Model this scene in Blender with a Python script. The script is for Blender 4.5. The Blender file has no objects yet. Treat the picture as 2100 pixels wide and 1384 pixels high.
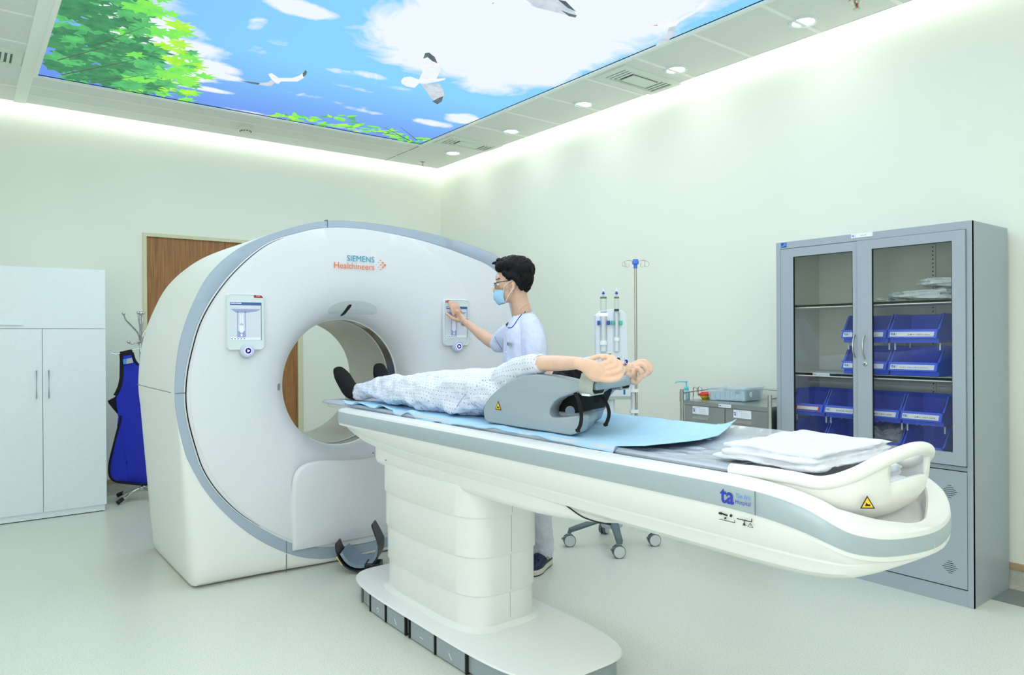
import bpy, bmesh, math, random
from mathutils import Vector, Matrix, noise
PI = math.pi
S = bpy.context.scene
COL = S.collection
# ---------------------------------------------------------------- camera
F_PX = 1480.875
yaw, pitch, roll = .9133, -.0019, -.0065
fw = Vector((math.cos(yaw)*math.cos(pitch), math.sin(yaw)*math.cos(pitch), math.sin(pitch)))
rt = Vector((math.sin(yaw), -math.cos(yaw), 0)); up = rt.cross(fw)
r2 = rt*math.cos(roll) + up*math.sin(roll); u2 = -rt*math.sin(roll) + up*math.cos(roll)
cam = bpy.data.objects.new('camera', bpy.data.cameras.new('camera'))
cam.data.sensor_width = 36; cam.data.lens = 36*F_PX/2100
cam.data.clip_start = .05
cam.matrix_world = Matrix(((r2.x, u2.x, -fw.x, 0), (r2.y, u2.y, -fw.y, 0), (r2.z, u2.z, -fw.z, 1.31), (0, 0, 0, 1)))
COL.objects.link(cam); S.camera = cam
# ---------------------------------------------------------------- world, exposure
w = bpy.data.worlds.new('world'); S.world = w; w.use_nodes = True
w.node_tree.nodes['Background'].inputs[0].default_value = (.8, .9, 1, 1)
w.node_tree.nodes['Background'].inputs[1].default_value = .05
S.view_settings.view_transform = 'Standard'; S.view_settings.look = 'None'
S.view_settings.gamma = 1; S.view_settings.use_curve_mapping = False
S.view_settings.exposure = 0.13
S.cycles.transparent_max_bounces = 24; S.cycles.diffuse_bounces = 6; S.cycles.max_bounces = 14
# room
XL, XR, YF, YB, ZC = -2.3, 4.30, -2.4, 6.857, 3.15
PX0, PX1, PY0, PY1 = .47, 3.54, 1.2, 6.0      # the backlit sky panel
# ---------------------------------------------------------------- lamps of the room and added fill
def area(name, loc, size, power, color=(1, 1, 1), size_y=None, shape=None, rot=(0, 0, 0), spread=PI):
    l = bpy.data.lights.new(name, 'AREA'); l.energy = power*.26; l.color = color; l.size = size
    l.shape = shape or ('RECTANGLE' if size_y else 'DISK')
    if size_y: l.size_y = size_y
    l.spread = spread
    o = bpy.data.objects.new(name, l); o.location = loc; o.rotation_euler = rot
    COL.objects.link(o); return o
DOWN = [(3.965, y) for y in (6.08, 5.13, 4.19, 3.26, 2.31, .6, -1.0)]
FILL_L = [(-.35, y) for y in (4.6, 2.9, 1.2, -.6)]  # unseen left row, added as fill light without fittings
for i, (x, y) in enumerate(DOWN): area('downlight_and_fill_lamp', (x, y, ZC-.025), .11, 3, (1, .98, .95))
for i, (x, y) in enumerate(FILL_L): area('downlight_and_fill_lamp', (x, y, ZC-.025), .11, 14, (1, .98, .95))
REAR_FILL = [(x, y) for x in (-1.5, .4, 2.2) for y in (-1.6, .15)]
for x, y in REAR_FILL:          # fill lamps added out of view behind the camera, set like ceiling fittings
    area('rear_fill_lamp', (x, y, ZC-.03), .58, 38, (.975, .985, 1), .58)
# low side fill, added in an invented window in the left wall
area('window_fill_lamp', (XL+.02, .2, 1.47), 1.1, 150, (.96, .985, 1), 2.8, rot=(0, -PI/2, 0))
# cove LED strips all round the ceiling, hidden in the slot above the ceiling edge
COVE = (.985, 1, .97)
def cove(name, loc, length, rz, pw=3.4):
    # faces the wall and slightly down
    a = area(name, loc, length, pw*length, COVE, .03)
    a.rotation_euler = (math.radians(62), 0, rz)
    return a
cove('cove_lamp', ((XL+XR)/2, YB-.075, ZC+.05), XR-XL-.1, 0)
cove('cove_lamp', (XR-.075, (YF+YB)/2, ZC+.05), YB-YF-.1, -PI/2)
cove('cove_lamp', (XL+.075, (YF+YB)/2, ZC+.05), YB-YF-.1, PI/2)
# light of the backlit ceiling picture
area('sky_panel_lamp', ((PX0+PX1)/2, (PY0+PY1)/2, ZC-.012), PX1-PX0-.1, 200, (.945, .98, 1), PY1-PY0-.1)

# ---------------------------------------------------------------- materials
MATS = {}
def lin(c):
    return tuple(((v/255)/12.92 if v/255 <= .04045 else ((v/255+.055)/1.055)**2.4) for v in c)
def mat(name, rgb, rough=.5, metal=0, spec=.5, noise_amt=0, noise_scale=40, bump=0, bump_scale=200, trans=0, alpha=1, ior=1.45, coat=0, emit=None, sss=0):
    if name in MATS: return MATS[name]
    m = bpy.data.materials.new(name); m.use_nodes = True; MATS[name] = m
    nt = m.node_tree; N = nt.nodes; b = N['Principled BSDF']
    c = lin(rgb)
    b.inputs['Base Color'].default_value = (*c, 1)
    b.inputs['Roughness'].default_value = rough; b.inputs['Metallic'].default_value = metal
    b.inputs['Specular IOR Level'].default_value = spec
    b.inputs['Transmission Weight'].default_value = trans; b.inputs['IOR'].default_value = ior
    b.inputs['Alpha'].default_value = alpha; b.inputs['Coat Weight'].default_value = coat
    if sss:
        b.inputs['Subsurface Weight'].default_value = sss; b.inputs['Subsurface Radius'].default_value = (.01, .004, .002); b.inputs['Subsurface Scale'].default_value = 1
    tc = N.new('ShaderNodeTexCoord')
    nz = N.new('ShaderNodeTexNoise'); nz.inputs['Scale'].default_value = noise_scale; nz.inputs['Detail'].default_value = 4
    nt.links.new(tc.outputs['Object'], nz.inputs['Vector'])
    if noise_amt:
        rp = N.new('ShaderNodeValToRGB')
        rp.color_ramp.elements[0].position = .35; rp.color_ramp.elements[1].position = .65
        rp.color_ramp.elements[0].color = (*[v*(1-noise_amt) for v in c], 1)
        rp.color_ramp.elements[1].color = (*[min(1, v*(1+noise_amt)) for v in c], 1)
        nt.links.new(nz.outputs['Fac'], rp.inputs[0]); nt.links.new(rp.outputs[0], b.inputs['Base Color'])
    if bump:
        n2 = N.new('ShaderNodeTexNoise'); n2.inputs['Scale'].default_value = bump_scale; n2.inputs['Detail'].default_value = 3
        nt.links.new(tc.outputs['Object'], n2.inputs['Vector'])
        bp = N.new('ShaderNodeBump'); bp.inputs['Strength'].default_value = bump; bp.inputs['Distance'].default_value = .002
        nt.links.new(n2.outputs['Fac'], bp.inputs['Height']); nt.links.new(bp.outputs[0], b.inputs['Normal'])
    if emit:
        b.inputs['Emission Color'].default_value = (*lin(emit[0]), 1); b.inputs['Emission Strength'].default_value = emit[1]
    return m
def mat_floor():
    m = bpy.data.materials.new('floor_vinyl'); m.use_nodes = True; nt = m.node_tree; N = nt.nodes; L = nt.links
    b = N['Principled BSDF']; b.inputs['Roughness'].default_value = .3; b.inputs['Specular IOR Level'].default_value = .45
    g = N.new('ShaderNodeNewGeometry')
    v = N.new('ShaderNodeTexVoronoi'); v.inputs['Scale'].default_value = 260
    n = N.new('ShaderNodeTexNoise'); n.inputs['Scale'].default_value = 180; n.inputs['Detail'].default_value = 3
    L.new(g.outputs['Position'], v.inputs['Vector']); L.new(g.outputs['Position'], n.inputs['Vector'])
    r = N.new('ShaderNodeValToRGB'); e = r.color_ramp.elements
    e[0].position = .30; e[0].color = (*lin((186, 194, 186)), 1)
    e[1].position = .70; e[1].color = (*lin((226, 227, 216)), 1)
    x = e.new(.5); x.color = (*lin((213, 217, 207)), 1)
    mx = N.new('ShaderNodeMix'); mx.data_type = 'RGBA'; mx.inputs[0].default_value = .22
    L.new(n.outputs['Fac'], r.inputs[0]); L.new(r.outputs[0], mx.inputs[6])
    r2_ = N.new('ShaderNodeValToRGB'); r2_.color_ramp.elements[0].color = (*lin((190, 196, 188)), 1); r2_.color_ramp.elements[1].color = (*lin((238, 236, 226)), 1)
    L.new(v.outputs['Color'], r2_.inputs[0]); L.new(r2_.outputs[0], mx.inputs[7]); L.new(mx.outputs[2], b.inputs['Base Color'])
    n2 = N.new('ShaderNodeTexNoise'); n2.inputs['Scale'].default_value = 3; L.new(g.outputs['Position'], n2.inputs['Vector'])
    mr = N.new('ShaderNodeMapRange'); mr.inputs[3].default_value = .24; mr.inputs[4].default_value = .38
    L.new(n2.outputs['Fac'], mr.inputs[0]); L.new(mr.outputs[0], b.inputs['Roughness'])
    return m
def mat_wood():
    m = bpy.data.materials.new('door_wood'); m.use_nodes = True; nt = m.node_tree; N = nt.nodes; L = nt.links
    b = N['Principled BSDF']; b.inputs['Roughness'].default_value = .5
    tc = N.new('ShaderNodeTexCoord'); mp = N.new('ShaderNodeMapping'); mp.inputs['Scale'].default_value = (60, 60, 2.2)
    L.new(tc.outputs['Object'], mp.inputs[0])
    n = N.new('ShaderNodeTexNoise'); n.inputs['Scale'].default_value = 1.6; n.inputs['Detail'].default_value = 6; n.inputs['Distortion'].default_value = .4
    L.new(mp.outputs[0], n.inputs['Vector'])
    r = N.new('ShaderNodeValToRGB'); e = r.color_ramp.elements
    e[0].position = .3; e[0].color = (*lin((128, 84, 44)), 1); e[1].position = .7; e[1].color = (*lin((168, 118, 68)), 1)
    L.new(n.outputs['Fac'], r.inputs[0]); L.new(r.outputs[0], b.inputs['Base Color']); return m
def mat_glass(name, tint, rough=0, mixf=.12, alpha=None):
    # thin sheet glass: mostly transparent with a sharp reflection
    m = bpy.data.materials.new(name); m.use_nodes = True; nt = m.node_tree; N = nt.nodes; L = nt.links
    N.remove(N['Principled BSDF']); out = N['Material Output']
    t = N.new('ShaderNodeBsdfTransparent'); t.inputs[0].default_value = (*tint, 1)
    g = N.new('ShaderNodeBsdfGlossy'); g.inputs['Roughness'].default_value = rough
    f = N.new('ShaderNodeFresnel'); f.inputs[0].default_value = 1.5
    a = N.new('ShaderNodeMath'); a.operation = 'ADD'; a.inputs[1].default_value = mixf
    mn = N.new('ShaderNodeMath'); mn.operation = 'MINIMUM'; mn.inputs[1].default_value = .30
    mx = N.new('ShaderNodeMixShader'); L.new(f.outputs[0], a.inputs[0]); L.new(a.outputs[0], mn.inputs[0]); L.new(mn.outputs[0], mx.inputs[0])
    L.new(t.outputs[0], mx.inputs[1]); L.new(g.outputs[0], mx.inputs[2]); L.new(mx.outputs[0], out.inputs[0])
    return m
def mat_dots(name, rgb, dot, scale=55, size=.16, rough=.85):
    # fine printed dots on fabric, in object space
    m = bpy.data.materials.new(name); m.use_nodes = True; nt = m.node_tree; N = nt.nodes; L = nt.links
    b = N['Principled BSDF']; b.inputs['Roughness'].default_value = rough; b.inputs['Specular IOR Level'].default_value = .2
    tc = N.new('ShaderNodeTexCoord')
    uvn = N.new('ShaderNodeSeparateXYZ'); L.new(tc.outputs['Object'], uvn.inputs[0])
    def math_(op, a, b_=None, c=None):
        q = N.new('ShaderNodeMath'); q.operation = op
        for i, v in enumerate((a, b_, c)):
            if v is None: continue
            if isinstance(v, (int, float)): q.inputs[i].default_value = v
            else: L.new(v, q.inputs[i])
        return q.outputs[0]
    # rows run along y; the other axis follows the drape (x and z together)
    y = math_('MULTIPLY', uvn.outputs['Y'], scale)
    s = math_('MULTIPLY', math_('ADD', uvn.outputs['Z'], math_('MULTIPLY', uvn.outputs['X'], .9)), scale)
    row = math_('FLOOR', s)
    y2 = math_('ADD', y, math_('MULTIPLY', math_('MODULO', row, 2), .5))
    fy = math_('SUBTRACT', math_('FRACT', y2), .5); fs = math_('SUBTRACT', math_('FRACT', s), .5)
    d = math_('SQRT', math_('ADD', math_('MULTIPLY', fy, fy), math_('MULTIPLY', fs, fs)))
    k = math_('LESS_THAN', d, size)
    mx = N.new('ShaderNodeMix'); mx.data_type = 'RGBA'; L.new(k, mx.inputs[0])
    mx.inputs[6].default_value = (*lin(rgb), 1); mx.inputs[7].default_value = (*lin(dot), 1)
    L.new(mx.outputs[2], b.inputs['Base Color'])
    n = N.new('ShaderNodeTexNoise'); n.inputs['Scale'].default_value = 14; n.inputs['Detail'].default_value = 2; L.new(tc.outputs['Object'], n.inputs['Vector'])
    bp = N.new('ShaderNodeBump'); bp.inputs['Strength'].default_value = .5; bp.inputs['Distance'].default_value = .015
    L.new(n.outputs['Fac'], bp.inputs['Height']); L.new(bp.outputs[0], b.inputs['Normal'])
    return m
def mat_film():
    m = bpy.data.materials.new('plastic_film'); m.use_nodes = True; nt = m.node_tree; N = nt.nodes; L = nt.links
    N.remove(N['Principled BSDF']); t = N.new('ShaderNodeBsdfTransparent'); t.inputs[0].default_value = (.985, .99, 1, 1)
    d = N.new('ShaderNodeBsdfDiffuse'); d.inputs[0].default_value = (*lin((228, 234, 244)), 1)
    g = N.new('ShaderNodeBsdfGlossy'); g.inputs['Roughness'].default_value = .12
    a = N.new('ShaderNodeMixShader'); a.inputs[0].default_value = .40; L.new(t.outputs[0], a.inputs[1]); L.new(d.outputs[0], a.inputs[2])
    lw = N.new('ShaderNodeLayerWeight'); lw.inputs[0].default_value = .25; b = N.new('ShaderNodeMixShader'); L.new(lw.outputs[0], b.inputs[0])
    L.new(a.outputs[0], b.inputs[1]); L.new(g.outputs[0], b.inputs[2]); L.new(b.outputs[0], N['Material Output'].inputs[0]); return m
M = dict(
 floor=mat_floor(), wood=mat_wood(),
 wall=mat('wall_paint', (229, 233, 223), .75, noise_amt=.012, noise_scale=1.2, bump=.08, bump_scale=300, spec=.3),
 ceil=mat('ceiling_tile', (222, 227, 220), .55, noise_amt=.01),
 ceilbar=mat('ceiling_grid', (240, 244, 236), .5),
 slot=mat('cove_slot_paint', (235, 238, 232), .7),
 base=mat('baseboard_vinyl', (176, 176, 166), .55, noise_amt=.15, noise_scale=160),
 basecap=mat('baseboard_cap', (172, 146, 112), .5),
 band=mat('floor_border', (128, 136, 134), .35, noise_amt=.08, noise_scale=120),
 white=mat('gantry_plastic', (222, 224, 229), .28, spec=.5, noise_amt=.006),
 white2=mat('table_plastic', (232, 233, 232), .3, spec=.5, noise_amt=.006),
 warmw=mat('cradle_plastic', (236, 236, 232), .35, noise_amt=.006),
 greyband=mat('grey_trim', (164, 178, 194), .4, metal=.0, noise_amt=.01),
 stripe=mat('stripe_silver', (172, 186, 194), .38, metal=.15, noise_amt=.01),
 seam=mat('seam_dark', (96, 116, 110), .7),
 black=mat('black_plastic', (14, 15, 17), .35),
 dark=mat('dark_void', (22, 26, 22), .6),
 orange=mat('orange_line', (206, 130, 84), .45),
 bore=mat('bore_plastic', (212, 216, 208), .3),
 window=mat('scan_window', (92, 94, 88), .15, coat=.3),
 siemens=mat('teal_ink', (38, 150, 176), .5), healthy=mat('orange_ink', (236, 112, 50), .5),
 wardrobe=mat('wardrobe_laminate', (230, 238, 246), .4, noise_amt=.01),
 steelgrey=mat('cabinet_enamel', (160, 170, 180), .38, noise_amt=.008),
 cabin=mat('cabinet_inside', (222, 226, 218), .6),
 glass=mat_glass('cabinet_glass', (.965, .975, .97), 0, .0),
 clear=mat_glass('clear_plastic', (.97, .985, .985), .05, .0),
 film=mat_film(),
 bin=mat('bin_blue', (64, 100, 236), .35, noise_amt=.02),
 label=mat('label_paper', (234, 238, 244), .6), labelred=mat('label_red', (200, 40, 50), .6),
 ink=mat('black_ink', (20, 22, 30), .6), blueink=mat('blue_ink', (44, 62, 178), .55), blueink2=mat('light_blue_ink', (74, 142, 220), .55),
 steel=mat('brushed_steel', (186, 190, 184), .28, metal=.95, noise_amt=.03, noise_scale=20),
 chrome=mat('chrome', (200, 204, 206), .12, metal=1),
 nickel=mat('satin_nickel', (190, 188, 180), .3, metal=1),
 padgrey=mat('pad_grey', (156, 170, 180), .5, bump=.1, bump_scale=500, noise_amt=.01),
 padfab=mat('pad_fabric', (132, 150, 168), .8, bump=.15, bump_scale=700, noise_amt=.02),
 velcro=mat('strap_fabric', (176, 186, 178), .9, bump=.3, bump_scale=900, noise_amt=.03),
 webbing=mat('black_webbing', (14, 14, 16), .85, bump=.2, bump_scale=600),
 sheet=mat('blue_sheet', (170, 210, 236), .8, bump=.3, bump_scale=30, noise_amt=.03, noise_scale=18),
 towel=mat('white_towel', (222, 225, 233), .9, bump=.35, bump_scale=60, noise_amt=.01, spec=.2),
 uniform=mat('uniform_cotton', (206, 213, 234), .85, bump=.15, bump_scale=25, spec=.2),
 trouser=mat('trouser_cotton', (208, 210, 224), .85, bump=.15, bump_scale=25, spec=.2),
 piping=mat('blue_piping', (34, 52, 170), .7),
 skin=mat('skin_operator', (216, 176, 152), .5, noise_amt=.03, noise_scale=30, sss=.08),
 skin2=mat('skin_patient', (230, 190, 166), .5, noise_amt=.03, noise_scale=30, sss=.08),
 hair=mat('black_hair', (9, 9, 11), .6, noise_amt=.2, noise_scale=200, bump=.5, bump_scale=180, spec=.25),
 mask=mat('face_mask', (160, 204, 234), .8, bump=.15, bump_scale=200), elastic=mat('white_elastic', (240, 242, 246), .8),
 sock=mat('black_sock', (16, 17, 20), .95, bump=.3, bump_scale=900), sockband=mat('sock_band', (110, 126, 138), .9),
 gown=mat_dots('dotted_gown', (222, 226, 240), (104, 116, 156), 52, .12),
 clog=mat('navy_clog', (20, 34, 66), .5), sole=mat('cream_sole', (214, 212, 196), .6),
 apron=mat('apron_blue', (22, 40, 178), .7, noise_amt=.03, noise_scale=8, bump=.1, bump_scale=300), edge=mat('apron_black', (12, 12, 14), .8),
 injector=mat('injector_plastic', (222, 228, 238), .35), casterw=mat('caster_wheel', (206, 212, 212), .5), basegrey=mat('base_grey', (92, 108, 112), .45),
 clipblue=mat('clip_blue', (40, 84, 190), .4), clipgreen=mat('clip_green', (70, 196, 170), .4), ivblue=mat('iv_blue', (74, 118, 214), .4),
 pump=mat('pump_cyan', (84, 200, 214), .4), bottle=mat('gel_bottle', (170, 216, 234), .25, trans=.3), yellow=mat('warning_yellow', (242, 198, 40), .5),
 redp=mat('red_plastic', (206, 44, 40), .5), yelp=mat('yellow_plastic', (232, 214, 40), .5), box=mat('clear_box', (224, 238, 246), .2, alpha=.38),
 pack=mat('packets', (176, 206, 220), .6, noise_amt=.25, noise_scale=60), bag=mat('white_bag', (222, 230, 232), .4, noise_amt=.05, bump=.4, bump_scale=30),
 padt=mat('mattress_grey', (196, 205, 218), .55, noise_amt=.01), pedal=mat('pedal_silver', (158, 168, 176), .32, metal=.15, noise_amt=.02),
 gold=mat('gold_chain', (220, 190, 120), .25, metal=1),
 lamp=mat('lamp_diffuser', (255, 255, 255), .5, emit=((255, 255, 252), 6)),
 led=mat('led_strip', (255, 255, 255), .5, emit=((250, 255, 244), 5)),
 ringlight=mat('button_glow', (120, 130, 255), .5, emit=((150, 150, 255), 2.2)), btn=mat('button_navy', (16, 14, 110), .4), btnw=mat('button_white', (255, 255, 255), .4, emit=((225, 235, 255), .9)),
 scr=mat('screen_image', (198, 206, 216), .25, emit=((214, 218, 232), .12)), scrb=mat('screen_bar', (70, 98, 150), .25, emit=((90, 120, 172), .05)), scrp=mat('screen_figure', (214, 220, 230), .3, emit=((240, 244, 252), .16)), scrs=mat('screen_shade', (140, 154, 192), .3, emit=((190, 200, 232), .08)),
 frost=mat('panel_frame', (214, 224, 226), .25), vent=mat('vent_white', (220, 227, 216), .5), ventd=mat('vent_dark', (92, 112, 100), .7),
)
# ---------------------------------------------------------------- mesh helpers
def link(name, me, m=None, parent=None, loc=None):
    o = bpy.data.objects.new(name, me); COL.objects.link(o)
    if m:
        for q in (m if isinstance(m, (list, tuple)) else [m]): me.materials.append(q)
    if parent: o.parent = parent; o.matrix_parent_inverse = parent.matrix_basis.inverted()
    if loc: o.location = loc
    return o
def obj(name, bm, m, parent=None, smooth=True, angle=35, bevel=0, subsurf=0, seg=2):
    bmesh.ops.recalc_face_normals(bm, faces=bm.faces)
    if bevel:
        es = [e for e in bm.edges if len(e.link_faces) == 2 and e.calc_face_angle(0) > math.radians(30)]
        bmesh.ops.bevel(bm, geom=es, offset=bevel, segments=seg, profile=.5, affect='EDGES', clamp_overlap=True)
    me = bpy.data.meshes.new(name); bm.to_mesh(me); bm.free()
    o = link(name, me, m, parent)
    if smooth:
        for p in me.polygons: p.use_smooth = True
        me.set_sharp_from_angle(angle=math.radians(angle))
    if subsurf:
        s = o.modifiers.new('sub', 'SUBSURF'); s.levels = s.render_levels = subsurf
    return o
def tag(o, label, cat, group=None, kind=None):
    o['label'] = label; o['category'] = cat
    if group: o['group'] = group
    if kind: o['kind'] = kind
    return o
def thing(name, label, cat, loc=(0, 0, 0), rz=0, group=None):
    o = bpy.data.objects.new(name, None); COL.objects.link(o); o.location = loc; o.rotation_euler = (0, 0, rz)
    o.empty_display_size = .1
    bpy.context.view_layer.update()
    return tag(o, label, cat, group)
def multi(name, m, parent, *bx):
    return [obj(name, B(*q), m, parent, smooth=False) for q in bx]
def struct(name, bm, m, parent=None, **k):
    o = obj(name, bm, m, parent, **k)
    if not parent: o['kind'] = 'structure'
    return o
def setlocal(o, parent):     # geometry given in the parent's own frame
    o.parent = parent; o.matrix_parent_inverse = Matrix()
    return o
def box(bm, x0, x1, y0, y1, z0, z1):
    c = [bm.verts.new((x, y, z)) for x in (x0, x1) for y in (y0, y1) for z in (z0, z1)]
    for f in ((0, 1, 3, 2), (4, 6, 7, 5), (0, 4, 5, 1), (2, 3, 7, 6), (0, 2, 6, 4), (1, 5, 7, 3)):
        bm.faces.new([c[i] for i in f])
    return bm
def B(*a): return box(bmesh.new(), *a)
def boxes(*L_):
    bm = bmesh.new()
    for a in L_: box(bm, *a)
    return bm
def ring(bm, pts): return [bm.verts.new(p) for p in pts]
def bridge(bm, a, b, closed=True):
    n = len(a)
    for i in range(n if closed else n-1):
        j = (i+1) % n
        try: bm.faces.new((a[i], a[j], b[j], b[i]))
        except ValueError: pass
def cap(bm, r, flip=False):
    try: bm.faces.new(r if not flip else r[::-1])
    except ValueError: pass
def rings_mesh(rs, cap0=True, cap1=True, bm=None):
    bm = bm or bmesh.new(); v = [ring(bm, r) for r in rs]
    for a, b in zip(v, v[1:]): bridge(bm, a, b)
    if cap0: cap(bm, v[0], True)
    if cap1: cap(bm, v[-1])
    return bm
def prism(pts, h0, h1, axis='z', bm=None):
    # pts 2D polygon extruded along axis between h0 and h1
    f = {'z': lambda p, h: (p[0], p[1], h), 'y': lambda p, h: (p[0], h, p[1]), 'x': lambda p, h: (h, p[0], p[1])}[axis]
    return rings_mesh([[f(p, h0) for p in pts], [f(p, h1) for p in pts]], bm=bm)
def frame(d, upv=Vector((0, 0, 1))):
    d = d.normalized(); s = d.cross(upv)
    if s.length < 1e-3: s = d.cross(Vector((1, 0, 0)))
    s.normalize(); return s, s.cross(d).normalized()
def tube(pts, r, n=10, bm=None, upv=(0, 0, 1), caps=True, closed=False):
    # r: number or list of numbers / (side, up) pairs
    bm = bm or bmesh.new(); P = [Vector(p) for p in pts]; upv = Vector(upv); rs = []
    m = len(P)
    for i, p in enumerate(P):
        if closed: d = P[(i+1) % m] - P[i-1]
        else: d = P[min(i+1, m-1)] - P[max(i-1, 0)]
        s, u = frame(d, upv)
        q = r[i] if isinstance(r, (list, tuple)) else r
        ra, rb = q if isinstance(q, (list, tuple)) else (q, q)
        rs.append([p + s*ra*math.cos(2*PI*k/n) + u*rb*math.sin(2*PI*k/n) for k in range(n)])
    v = [ring(bm, q) for q in rs]
    for a, b in zip(v, v[1:]): bridge(bm, a, b)
    if closed: bridge(bm, v[-1], v[0])
    elif caps: cap(bm, v[0], True); cap(bm, v[-1])
    return bm
def spline(pts, n=8):
    # Catmull-Rom through pts (tuples of any length)
    out = []; m = len(pts)
    for i in range(m-1):
        p0, p1, p2, p3 = pts[max(i-1, 0)], pts[i], pts[i+1], pts[min(i+2, m-1)]
        for k in range(n):
            t = k/n
            out.append(tuple(.5*((2*b)+(c-a)*t+(2*a-5*b+4*c-d)*t*t+(-a+3*b-3*c+d)*t**3) for a, b, c, d in zip(p0, p1, p2, p3)))
    out.append(tuple(pts[-1])); return out
def ball(c, r, bm=None, seg=16, rings=10, rot=None):
    bm = bm or bmesh.new(); r = r if isinstance(r, (tuple, list)) else (r, r, r)
    mt = Matrix.Translation(c) @ (rot.to_4x4() if rot else Matrix()) @ Matrix.Diagonal((*r, 1))
    bmesh.ops.create_uvsphere(bm, u_segments=seg, v_segments=rings, radius=1, matrix=mt); return bm
def cyl(c0, c1, r0, r1=None, n=20, bm=None): return tube([c0, c1], [r0, r0 if r1 is None else r1], n, bm)
def lathe(prof, c=(0, 0, 0), n=24, bm=None):
    return rings_mesh([[(c[0]+r*math.cos(2*PI*k/n), c[1]+r*math.sin(2*PI*k/n), c[2]+z) for k in range(n)] for r, z in prof], bm=bm)
def circle(cx, cy, r, n=32, a0=0): return [(cx+r*math.cos(a0+2*PI*k/n), cy+r*math.sin(a0+2*PI*k/n)) for k in range(n)]
def rrect(x0, x1, y0, y1, r, n=6):
    out = []
    for cx, cy, a in ((x1-r, y0+r, -PI/2), (x1-r, y1-r, 0), (x0+r, y1-r, PI/2), (x0+r, y0+r, PI)):
        out += [(cx+r*math.cos(a+PI/2*k/n), cy+r*math.sin(a+PI/2*k/n)) for k in range(n+1)]
    return out
def fuse(name, bm, m, parent, voxel=.004, smooth=4, factor=.5, dec=None):
    # fuse overlapping volumes into one continuous skin
    me = bpy.data.meshes.new(name); bmesh.ops.recalc_face_normals(bm, faces=bm.faces); bm.to_mesh(me); bm.free()
    t = bpy.data.objects.new('tmp', me); COL.objects.link(t)
    r = t.modifiers.new('r', 'REMESH'); r.mode = 'VOXEL'; r.voxel_size = voxel; r.adaptivity = 0
    if smooth:
        q = t.modifiers.new('s', 'SMOOTH'); q.iterations = smooth; q.factor = factor
    if dec:
        q = t.modifiers.new('d', 'DECIMATE'); q.ratio = dec
    dg = bpy.context.evaluated_depsgraph_get()
    me2 = bpy.data.meshes.new_from_object(t.evaluated_get(dg)); me2.name = name
    bpy.data.objects.remove(t)
    for p in me2.polygons: p.use_smooth = True
    return link(name, me2, m, parent)
def text_mesh(s, size=1, spacing=1, bold=0):
    cu = bpy.data.curves.new('t', 'FONT'); cu.body = s; cu.size = size; cu.space_character = spacing; cu.resolution_u = 3; cu.offset = bold
    t = bpy.data.objects.new('t', cu); COL.objects.link(t)
    me = bpy.data.meshes.new_from_object(t.evaluated_get(bpy.context.evaluated_depsgraph_get()))
    bpy.data.objects.remove(t); bpy.data.curves.remove(cu); return me
def text(name, s, m, parent, origin, ux, uy, width, height=None, bold=0, slant=0):
    # writing laid on a surface: origin = lower left corner, ux along the line, uy up the letters
    me = text_mesh(s, bold=bold); xs = [v.co.x for v in me.vertices]; ys = [v.co.y for v in me.vertices]
    x0, x1, y0, y1 = min(xs), max(xs), min(ys), max(ys)
    sx = width/(x1-x0); sy = height/(y1-y0) if height else sx
    O, X, Y = Vector(origin), Vector(ux).normalized(), Vector(uy).normalized()
    for v in me.vertices:
        v.co = O + X*((v.co.x-x0)*sx+slant*(v.co.y-y0)*sy) + Y*((v.co.y-y0)*sy)
    me.name = name; return link(name, me, m, parent)
def plate(pts, th, origin, ux, uy, bm=None):
    # flat sticker / plate: 2D polygon on a surface, thickness th outwards
    O, X, Y = Vector(origin), Vector(ux).normalized(), Vector(uy).normalized(); Nn = X.cross(Y)
    return rings_mesh([[O+X*a+Y*b for a, b in pts], [O+X*a+Y*b+Nn*th for a, b in pts]], bm=bm)
def rectp(w_, h_): return [(0, 0), (w_, 0), (w_, h_), (0, h_)]
def dup(root, loc=None, label=None, group=None, delta=None):
    r = root.copy(); COL.objects.link(r)
    if loc is not None: r.location = loc
    if delta is not None: r.location = root.location + Vector(delta)
    if label: r['label'] = label
    if group: r['group'] = group
    for ch in list(root.children):
        c = ch.copy(); COL.objects.link(c); c.parent = r
        for g in ch.children:
            d = g.copy(); COL.objects.link(d); d.parent = c
    return r
# ================================================================ ROOM
struct('floor', B(XL-.1, XR+.1, YF-.1, YB+.1, -.1, 0), M['floor'], smooth=False)
# back wall with an opening for the double door
DX0, DX1, DZ = 1.286, 2.70, 2.222
ZT = ZC+.25
struct('wall_back', boxes((XL, DX0, YB, YB+.15, 0, ZT), (DX1, XR, YB, YB+.15, 0, ZT), (DX0, DX1, YB, YB+.15, DZ, ZT)), M['wall'], smooth=False)
struct('wall_right', B(XR, XR+.15, YF, YB+.15, 0, ZT), M['wall'], smooth=False)
struct('wall_left', boxes((XL-.15, XL, YF, -1.22, 0, ZT), (XL-.15, XL, 1.62, YB+.15, 0, ZT), (XL-.15, XL, -1.22, 1.62, 0, .90), (XL-.15, XL, -1.22, 1.62, 2.04, ZT)), M['wall'], smooth=False)
struct('wall_front', B(XL-.15, XR+.15, YF-.15, YF, 0, ZT), M['wall'], smooth=False)
WY0, WY1, WZ0, WZ1 = -1.22, 1.62, .90, 2.04  # invented window framing the added side fill lamp
wn = struct('added_window_1', boxes((XL-.01, XL+.015, WY0-.05, WY1+.05, WZ0-.05, WZ0), (XL-.01, XL+.015, WY0-.05, WY1+.05, WZ1, WZ1+.05), (XL-.01, XL+.015, WY0-.05, WY0, WZ0, WZ1), (XL-.01, XL+.015, WY1, WY1+.05, WZ0, WZ1)), M['nickel'], smooth=False)
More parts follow.
